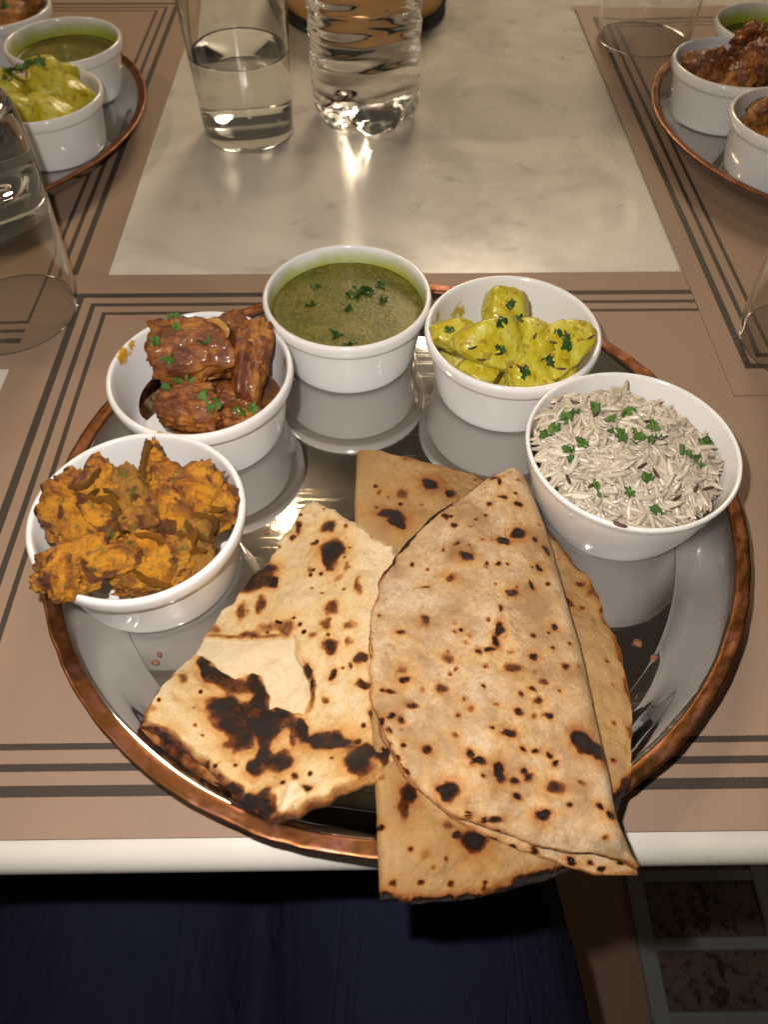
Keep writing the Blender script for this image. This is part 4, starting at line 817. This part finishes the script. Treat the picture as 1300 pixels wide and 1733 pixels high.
G = 'potato pieces in the nearest bowl'
pt = [((.0125, .0115, .0110), (.5, .2, .1), 'potato chunk standing highest at the back of the nearest potato bowl'),
      ((.0135, .0095, .0085), (.2, .1, -.25), 'smooth pale potato wedge at the left wall of the bowl'),
      ((.0175, .0150, .0125), (.35, .0, .2), 'largest glossy yellow potato chunk in the middle of the bowl'),
      ((.0110, .0130, .0105), (.5, .1, .6), 'deep yellow potato chunk right of the largest one'),
      ((.0105, .0165, .0105), (.35, .35, -.35), 'long pale green potato wedge leaning on the right wall'),
      ((.0145, .0110, .0100), (.1, .0, .3), 'potato chunk at the front centre of the bowl'),
      ((.0135, .0115, .0090), (.1, -.1, .8), 'potato chunk at the front left under the largest one'),
      ((.0135, .0110, .0090), (.1, .2, .2), 'potato chunk at the front right under the long wedge')]
for i, (c, (sz, rt, lb)) in enumerate(zip(POTATO, pt)):
    put('potato_piece', 600 + i * 13, c, tuple(q * (1.12 if i < 5 else .92) for q in sz), rt, 'potato', MAT['potato'], lb, 'potato', G, 5)
disc_food('potato_sauce', 'oily yellow sauce at the bottom of the nearest potato bowl', 'sauce', *B_POT, .0190, .0372, MAT['potato'], .0010, 18, .003)
disc_food('potato_sauce', 'oily yellow sauce under the potatoes of the upper left plate', 'sauce', *BL_POT, .0220, .0375, MAT['potato'], .0010, 19, .003)
for i, (dx, dy, z, s, lb) in enumerate([(.004, .010, .046, .017, 'potato chunk on top of the upper left potato bowl'), (.024, .004, .040, .015, 'potato chunk at the right wall of the upper left potato bowl'), (-.020, .004, .043, .018, 'potato chunk at the left of the upper left potato bowl'), (.010, -.018, .037, .017, 'potato chunk at the front of the upper left potato bowl'), (-.012, -.020, .037, .016, 'potato chunk at the front left of the upper left potato bowl'), (.012, .024, .040, .014, 'potato chunk at the back of the upper left potato bowl')]):
    put('potato_piece', 720 + i * 5, (BL_POT[0] + dx, BL_POT[1] + dy, z), (s * 1.15, s, s * .85), (.4, .2 * i, i * .9), 'potato', MAT['potato'], lb, 'potato', 'potato pieces in the upper left bowl', 4)

# ---------------------------------------------------------------- garnish
def leaf_mesh(seed, lobes=5):
    r = np.random.RandomState(seed); n = 40; th = np.linspace(-math.pi, math.pi, n, endpoint=False)
    rad = .55 + .35 * np.abs(np.cos(th * lobes / 2 + r.uniform(0, 3))) ** 1.5 + .10 * np.cos(th * 13 + r.uniform(0, 6))
    ph = r.uniform(0, 6); rows = 5; V = []
    for k in range(rows):
        s = (k + .02) / (rows - 1)
        x = rad * np.cos(th) * s; y = rad * np.sin(th) * s * r.uniform(.75, .8)
        z = .22 * np.sin(x * 2.6 + ph) * s + .30 * (x * x - y * y) * math.cos(ph) + .10 * np.sin(th * lobes) * s
        V.append(np.stack([x, y, z], -1))
    V = np.concatenate(V); Vb = V.copy(); Vb[:, 2] -= .05; N = len(V)
    j = np.arange(n); e = (rows - 1) * n
    F = [grid_faces(rows, n, wrap_v=True), grid_faces(rows, n, wrap_v=True, off=N, flip=True), np.stack([e + j, e + (j + 1) % n, N + e + (j + 1) % n, N + e + j], -1)[:, ::-1]]
    return mesh_np('leaf', np.vstack([V, Vb]), F)
LEAVES = [leaf_mesh(s, 2 + s % 5) for s in range(6)]
def stem_mesh():
    return lathe('stem', [(0, -.5), (.16, -.5), (.2, -.45), (.2, .45), (.16, .5), (0, .5)], 8)
STEM = stem_mesh()
def seed_mesh():
    V, F = ICO[2]; Q = V * np.array([1, .27, .24]); Q[:, 2] += .12 * Q[:, 0] ** 2; return mesh_np('cumin_seed', Q, F)
SEED = seed_mesh()
for mm in LEAVES + [STEM]: mm.materials.append(MAT['leaf'])
SEED.materials.append(MAT['cumin'])
def sub_local(o, parent, c):
    o.location = Vector(c) - parent.location; o.parent = parent
def sprinkle(parent, pts, sizes, seed, tiltmax=.5, stem_every=0, mat=None, lift=0.0):
    r = random.Random(seed)
    for i, c in enumerate(pts):
        st = stem_every and i % stem_every == stem_every - 1
        me = STEM if st else LEAVES[r.randrange(6)]
        if mat is not None:
            key = me.name + mat.name
            if key not in MESHC: q = me.copy(); q.materials.clear(); q.materials.append(mat); MESHC[key] = q
            me = MESHC[key]
        o = link('coriander_stem' if st else 'coriander_leaf', me); sub_local(o, parent, (c[0], c[1], c[2] + lift))
        s = sizes[0] + (sizes[1] - sizes[0]) * r.random()
        o.scale = (s, s, s)
        o.rotation_euler = (math.pi / 2 if st else D2R(25) + r.uniform(-tiltmax, tiltmax), r.uniform(-tiltmax, tiltmax), r.uniform(0, 6.28))
MESHC = {}
g = thing('coriander_garnish', 'chopped green coriander strewn over the nearest meat curry', 'garnish', (*B_MEAT, .045))
def surf_z(objs_prefix, pts, default_lift=.0006):
    """drop garnish onto the food below it"""
    dg = bpy.context.evaluated_depsgraph_get(); out = []
    for c in pts:
        hit, loc, nrm, idx, ob, mx = sc.ray_cast(dg, CAM, (Vector(c) - CAM).normalized())
        if hit and (loc - Vector(c)).length < .03: out.append(((loc.x, loc.y, loc.z + default_lift), nrm))
        else: out.append((c, Vector((0, 0, 1))))
    return out
bpy.context.view_layer.update()
def sprinkle_on(parent, pts, sizes, seed, stem_every=0, mat=None, lift=.0005):
    r = random.Random(seed)
    pts = [tuple(np.array(c) + np.array([r.uniform(-1, 1), r.uniform(-1, 1), 0]) * (.0026 if k else 0)) for c in pts for k in range(3)]
    sizes = (sizes[0] * .52, sizes[1] * .80)
    for i, (c, nrm) in enumerate(surf_z('', pts, lift)):
        st = stem_every and i % stem_every == stem_every - 1
        me = STEM if st else LEAVES[r.randrange(6)]
        if mat is not None:
            key = me.name + mat.name
            if key not in MESHC: q = me.copy(); q.materials.clear(); q.materials.append(mat); MESHC[key] = q
            me = MESHC[key]
        o = link('coriander_stem' if st else 'coriander_leaf', me); o.rotation_mode = 'QUATERNION'
        qn = Vector((0, 0, 1)).rotation_difference(nrm)
        s = sizes[0] + (sizes[1] - sizes[0]) * r.random()
        o.rotation_quaternion = qn @ Euler((math.pi / 2 if st else r.uniform(-.3, .3), r.uniform(-.3, .3), 0)).to_quaternion() if st else qn @ Euler((r.uniform(-.3, .3), r.uniform(-.3, .3), r.uniform(0, 6.28))).to_quaternion()
        o.scale = (s, s, s); sub_local(o, parent, c)
sprinkle_on(g, LEAF_MEAT, (.0028, .0056), 4, 4)
g = thing('coriander_garnish', 'dark green coriander on the yellow potatoes of the nearest plate', 'garnish', (*B_POT, .045))
sprinkle_on(g, LEAF_POT, (.0026, .0056), 5, 5, MAT['leaf_dark'])
for (c, nrm) in surf_z('', CUMIN_POT, .0003):
    o = link('cumin_seed', SEED); sub_local(o, g, c); o.scale = (.0026,) * 3; o.rotation_euler = (.4, 0, rng.uniform(0, 6))
g = thing('coriander_garnish', 'wet dark coriander floating on the nearest green soup', 'garnish', (*B_SOUP, .034))
sprinkle_on(g, LEAF_SOUP, (.0030, .0066), 6, 0, MAT['leaf_dark'], .0001)
g = thing('coriander_garnish', 'coriander sprig on top of the upper left potatoes', 'garnish', (*BL_POT, .05))
sprinkle_on(g, [(BL_POT[0] + dx, BL_POT[1] + dy, .056) for dx, dy in [(-.010, .014), (-.014, .010), (-.006, .016), (-.018, .004), (.002, .018), (-.016, -.004)]], (.005, .008), 7)
g = thing('coriander_garnish', 'two bits of coriander in the top left corner bowl', 'garnish', (*BL_MEAT, .05))
sprinkle_on(g, [(BL_MEAT[0] + .016, BL_MEAT[1] - .018, .050), (BL_MEAT[0] + .006, BL_MEAT[1] - .020, .050)], (.004, .006), 8)
# strips of fried onion clinging to the curry
def strip_mesh(seed):
    r = np.random.RandomState(seed); n = 24; t_ = np.linspace(-1, 1, n)
    cxs = np.stack([t_, .30 * np.sin(t_ * 2 + r.uniform(0, 3)), .18 * np.cos(t_ * 3 + r.uniform(0, 3))], -1)
    a = np.arange(8) / 8 * 2 * np.pi; w = .20 * np.sqrt(np.maximum(1 - t_ ** 4, .02))
    V = cxs[:, None, :] + np.stack([0 * a, np.cos(a), .55 * np.sin(a)], -1)[None] * w[:, None, None]
    return mesh_np('onion_strip', V.reshape(-1, 3), [grid_faces(n, 8, wrap_v=True)])
for i, (p, s, rz, lb) in enumerate([((B_MEAT[0] + .0095, B_MEAT[1] + .016, .056), .0085, -.8, 'fried onion strip lying across the largest meat piece'),
                                    ((B_MEAT[0] + .026, B_MEAT[1] + .009, .054), .0070, .6, 'fried onion strip on the tall narrow meat piece'),
                                    ((B_MEAT[0] + .012, B_MEAT[1] - .006, .046), .0075, .1, 'fried onion strip between the meat pieces of the nearest curry')]):
    c, nrm = surf_z('', [p], .0002)[0]
    o = link('onion_strip', strip_mesh(i + 3), MAT['onion'], None, c, (.3, 0, rz)); o.scale = (s,) * 3
    tag(o, lb, 'onion', 'fried onion strips on the curry')

# ---------------------------------------------------------------- rice
def grain_mesh(seed):
    r = np.random.RandomState(seed); n = 9; t_ = np.linspace(-1, 1, n); a = np.arange(7) / 7 * 2 * np.pi
    w = (1 - np.abs(t_) ** 2.6) ** .5 * .205 + .004; bend = r.uniform(-.34, .34); V = []
    for k in range(n):
        V.append(np.stack([np.full(7, t_[k]), bend * (1 - t_[k] ** 2) + w[k] * np.cos(a) * r.uniform(.95, 1.05), w[k] * .9 * np.sin(a)], -1))
    return mesh_np('rice_grain', np.concatenate(V), [grid_faces(n, 7, wrap_v=True)])
GRAINS = [grain_mesh(s) for s in range(8)]
for gm in GRAINS: gm.materials.append(MAT['rice'])
rice = thing('rice', 'heap of white basmati rice with cumin and coriander in the smooth bowl', 'rice', (*B_RICE, .012))
def rice_h(x, y):
    """top of the heap, local to the bowl centre"""
    d = math.hypot(x + .004, y + .001); return .0475 - 5.2 * d * d + .0018 * math.sin(x * 210 + 1) * math.cos(y * 190) + .003 * max(0, (-x) / .04)
mass_V, mass_F = [], []
WID = lambda s: .82 + .25 * ((s * 1e6) % 97) / 97
def grain_xform(x, y, z, s, yaw, pitch): return Matrix.Translation((x, y, z)) @ Euler((0, pitch, yaw), 'XYZ').to_matrix().to_4x4() @ Matrix.Diagonal((s, .0062 * WID(s), .0062 * WID(s), 1))
rr = random.Random(77); spots_ = []
while len(spots_) < 2600:
    x = rr.uniform(-.042, .042); y = rr.uniform(-.042, .042)
    if math.hypot(x, y) < .0415 - .0035 * (x > 0) and math.hypot(x + .003, y + .001) < .0405: spots_.append((x, y))
n_top = 300; cnt = 0
core_V, core_F = ICO[4]
gi = 0
for k, (x, y) in enumerate(spots_):
    depth_ = 0.0 if k < 900 else rr.uniform(.001, .006)
    s = rr.triangular(.0050, .0090, .0074); yaw = rr.uniform(0, 6.28)
    slope = Vector((-10 * (x + .004), -10 * (y + .001), 0)); dirv = Vector((math.cos(yaw), math.sin(yaw), 0))
    pitch = -math.atan(slope.dot(dirv)) + rr.gauss(0, .20)
    if depth_ == 0 and rr.random() < .06: pitch += rr.choice((-1, 1)) * rr.uniform(.4, .9)
    z = rice_h(x, y) - depth_ + rr.uniform(-.0012, .0012)
    mx = grain_xform(x, y, z, s, yaw, pitch)
    # keep grain inside the bowl
    e1 = mx @ Vector((1, 0, 0)); e2 = mx @ Vector((-1, 0, 0))
    if max(math.hypot(e1.x, e1.y), math.hypot(e2.x, e2.y)) > .0432 and z < .042: continue
    if k < 900 and cnt < n_top:
        o = link('rice_grain', GRAINS[k % 8], None, rice); o.matrix_local = Matrix.Translation((0, 0, -.012)) @ mx; cnt += 1
    else:
        gm = GRAINS[k % 8]; co = np.empty(len(gm.vertices) * 3, np.float32); gm.vertices.foreach_get('co', co); co = co.reshape(-1, 3)
        A = np.array(mx); mass_V.append(co @ A[:3, :3].T + A[:3, 3]); mass_F.append(grid_faces(9, 7, wrap_v=True, off=gi)); gi += len(co)
ms = link('rice_grains_beneath', mesh_np('rice_mass', np.concatenate(mass_V), mass_F), MAT['rice_mass'], rice, (0, 0, -.012)); ms['kind'] = 'stuff'
Q = core_V * np.array([.0375, .0375, .0135]); Q[:, 2] = np.where(Q[:, 2] > 0, Q[:, 2] * 1.15, Q[:, 2] * .9) + .0255
cb = link('rice_bed', mesh_np('rice_bed', Q, core_F), MAT['rice_mass'], rice, (0, 0, -.012)); cb['kind'] = 'stuff'
bpy.context.view_layer.update()
sprinkle_on(rice, LEAF_RICE, (.0032, .0062), 9, 4, None, .0009)
for (c, nrm) in surf_z('', CUMIN_RICE, .0006):
    o = link('cumin_seed', SEED); sub_local(o, rice, c); o.scale = (.0031,) * 3; o.rotation_euler = (.5, 0, rng.uniform(0, 6))

# ---------------------------------------------------------------- crumbs
for i, c in enumerate(CRUMBS):
    V, F = ICO[2]; d = fbm(V * 2 + i, 3, i + 50); s = [.0022, .0021, .0028, .0016, .0014, .0012, .0016, .0020][i]
    me = mesh_np('crumb', V * (1 + .6 * d)[:, None] * np.array([s, s * .8, s * .25]), F, smooth=False)
    lbs = ['tiny burnt bread flake right of the folded breads, under the rice bowl', 'tiny burnt bread flake farthest right on the bare steel', 'dark bread flake touching the right edge of the breads', 'black crumb on the steel left of the naan', 'dark crumb near the left wall of the nearest plate', 'small dark crumb below the fritter bowl', 'crumb on the steel right of the fritter bowl', 'lowest dark crumb beside the right edge of the breads']
    o = link('crumb', me, MAT['crumb'], None, (c[0], c[1], .0052 + (.002 if i == 4 else 0)), (0, 0, i)); tag(o, lbs[i], 'crumb', 'crumbs on the nearest plate')
o = link('rice_grain', GRAINS[2].copy(), None, None, (-.0855, .1335, .0066), (0, 0, .9)); o.data.materials.clear(); o.data.materials.append(MAT['crumb_y']); o.scale = (.0038,) * 3
tag(o, 'single yellow rice grain on the steel at the left edge of the naan', 'rice grain')

# ---------------------------------------------------------------- glasses and bottle
def tumbler(top_r=.0392, bot_r=.0345, h=.112, wall=.0018, base=.009):
    o = [(0, 0), (bot_r - .003, 0), (bot_r - .0006, .0010), (bot_r, .0030), (bot_r + (top_r - bot_r) * .5, h * .5), (top_r, h - .001)]
    lip = [(top_r - .0004, h), (top_r - wall + .0003, h), (top_r - wall, h - .001)]
    i = [(bot_r + (top_r - bot_r) * .5 - wall, h * .5), (bot_r - wall + .0008, base + .006), (bot_r - wall - .002, base + .0015), (bot_r - .010, base), (0, base - .001)]
    return lathe('tumbler', smooth_prof(o, 6) + smooth_prof(lip, 3) + smooth_prof(i, 6), 96)
TUM = tumbler()
def tulip():
    # heavy-bottomed stemless glass, drawn standing on its mouth
    out = [(.0395, .0004), (.0412, .0015), (.0428, .02), (.0446, .06), (.0456, .092), (.0448, .112), (.0420, .1195), (.0360, .121), (.022, .1195), (0, .1190)]
    inn = [(0, .0880), (.014, .0875), (.028, .0835), (.038, .0740), (.0420, .0600), (.0414, .02), (.0396, .0015), (.0390, .0003), (.0395, .0004)]
    return lathe('tulip_glass', smooth_prof(out, 6) + smooth_prof(inn, 6), 96)
INV = tulip()
g = thing('glass', 'tumbler half full of water standing on the marble left of the bottle', 'glass', (-.0975, .6065, .0002), 'clear glass tumblers')
link('tumbler', TUM, MAT['glass'], g)
w_ = .0018; zl = .059; tr, br, hh = .0392, .0345, .112
rad_in = lambda z: br + (tr - br) * z / hh - w_ + .00025
wp = [(0, .0078), (br - .010, .0088), (br - w_ - .0018, .0103), (rad_in(.0155) + .0004, .0150), (rad_in(.045), .045), (rad_in(zl), zl), (rad_in(zl) - .0012, zl - .0011), (0, zl - .0013)]
link('water', lathe('water', smooth_prof(wp[:6], 5) + wp[6:], 96), MAT['water'], g)
def inverted(label, x, y, z):
    g = thing('glass', label, 'glass', (x, y, z), 'clear glass tumblers')
    o = link('tumbler', INV, MAT['glass'], g)
inverted('empty tumbler turned upside down at the left edge beside the nearest plate', -.222, .3825, .0018)
inverted('empty tumbler turned upside down at the right edge, above the rice bowl', .2555, .3475, .0026)
inverted('empty tumbler turned upside down at the top right, between marble and mat', .2480, .7700, .0026)

def bottle():
    b = thing('water_bottle', 'clear plastic water bottle with wavy ribs standing on the marble', 'bottle', (-.0056, .6300, .0005))
    prof = [(0, .006), (.012, .0055), (.022, .002), (.030, 0), (.035, .0012), (.0395, .006), (.0418, .014)] + [(.0424, z) for z in np.linspace(.02, .17, 76)] + [(.0418, .18), (.038, .20), (.028, .225), (.018, .245), (.0135, .255), (.0135, .272), (0, .272)]
    def bp(T, R, Z):
        k = sstep(.016, .03, Z) * sstep(.185, .165, Z)
        ph = Z * 2 * math.pi / .0185 + 2.2 * np.sin(2 * T + .6) + .6 * np.sin(3 * T)
        rib = (-.0012 * (.5 + .5 * np.sin(ph)) ** 2 - .0003 * np.sin(ph * 2 + 3 * T)) * k
        foot = sstep(.022, .004, Z) * sstep(.012, .03, R)
        pet = .0020 * np.cos(5 * T) * foot
        return rib + pet * .6 + .0005 * np.sin(T * 21) * np.sin(Z * 900) * sstep(.026, .004, Z) * sstep(.012, .03, R), np.where(Z < .02, np.maximum(0, -np.cos(5 * T)) * .0055 * foot, 0)
    link('bottle_body', lathe('bottle_body', smooth_prof(prof[:8], 4)[:-1] + prof[7:], 180, bp), MAT['pet'], b)
    link('bottle_cap', lathe('bottle_cap', [(0, .272), (.0, .2725), (.0148, .2725), (.0150, .274), (.0150, .288), (.0140, .290), (0, .290)], 48), MAT['cap'], b)
bottle()
# round copper vessel behind the bottle
v = thing('serving_pot', 'copper coloured serving pot with a dark foot behind the bottle', 'pot', (-.008, .848, .0005))
link('foot', lathe('foot', smooth_prof([(0, 0), (.074, 0), (.0765, .002), (.0765, .007), (.074, .009), (0, .009)], 3), 64), MAT['dark'], v)
link('body', lathe('pot_body', smooth_prof([(0, .0095), (.070, .0095), (.0745, .012), (.0755, .03), (.0755, .05), (.0745, .052), (.070, .05), (.066, .02), (0, .016)], 4), 96), MAT['brass'], v)
def band_bump(T, R, Z): return .0012 * np.abs(np.sin(T * 40)) * np.abs(np.sin(Z * 900)) * (R > .0757), 0 * R
link('embossed_band', lathe('embossed_band', [(.0750, .040)] + [(.0768, z) for z in np.linspace(.0405, .0485, 10)] + [(.0750, .049), (.0750, .040)], 240, band_bump), MAT['brass'], v)

# ---------------------------------------------------------------- diner's lap and bench
def lower_body():
    bm = bmesh.new(); sl = bm.verts.layers.skin.verify()
    J = {}; E = []
    def v(k, co, r):
        x = bm.verts.new(co); x[sl].radius = (r, r); J[k] = x; return k
    v('waist', (-.065, -.30, -.08), .115); v('pelvis', (-.065, -.27, -.25), .108); E.append(('waist', 'pelvis'))
    for s, hx, kx in (('l', -.165, -.160), ('r', .040, .004)):
        prev = 'pelvis'
        for q in range(7):
            t_ = q / 6; k = v(f'{s}{q}', (hx + (kx - hx) * t_, -.16 + .42 * t_, -.272 + .014 * t_), .122 - .020 * t_); E.append((prev, k)); prev = k
        for q, (y, z, r) in enumerate([(.285, -.30, .060), (.285, -.45, .054), (.26, -.66, .042)]):
            k = v(f'{s}s{q}', (kx, y, z), r); E.append((prev, k)); prev = k
    for a_, b_ in E: bm.edges.new((J[a_], J[b_]))
    J['pelvis'][sl].use_root = True
    me = bpy.data.meshes.new('person'); bm.to_mesh(me); bm.free(); return me
me = lower_body()
p = link('person', me, MAT['navy'])
p.modifiers.new('skin', 'SKIN'); s_ = p.modifiers.new('sub', 'SUBSURF'); s_.levels = 2; s_.render_levels = 2
rm_ = p.modifiers.new('blend', 'REMESH'); rm_.mode = 'VOXEL'; rm_.voxel_size = .007; rm_.use_smooth_shade = True
sm_ = p.modifiers.new('soften', 'SMOOTH'); sm_.factor = .6; sm_.iterations = 12
tx = bpy.data.textures.new('cloth_folds', 'CLOUDS'); tx.noise_scale = .06; tx.noise_depth = 2
dm = p.modifiers.new('folds', 'DISPLACE'); dm.texture = tx; dm.texture_coords = 'GLOBAL'; dm.strength = .006; dm.mid_level = .5
for pr in ('use_smooth_shade',):
    p.modifiers['skin'].use_smooth_shade = True
tag(p, 'seated person in dark navy trousers, only the lap showing below the table', 'person')
for sx_ in (-.160, .004):
    q = ICO[3][0] * np.array([.042, .115, .040]); q[:, 2] = np.maximum(q[:, 2], -.03)
    link('shoe', mesh_np('shoe', q, ICO[3][1]), MAT['shoe'], p, (sx_, .30, FZ + .0305))
b = thing('bench', 'dark wooden bench seat under the diner', 'bench', (-.04, -.16, FZ))
link('seat', box_mesh('seat', -.17, .11, -.24, .13, .375, .41, .006), MAT['wood'], b)
leg = box_mesh('leg', -.018, .018, -.018, .018, 0, .3745, .003)
for lx in (-.14, .08):
    for ly in (-.21, .10): link('leg', leg, MAT['wood'], b, (lx, ly, 0))
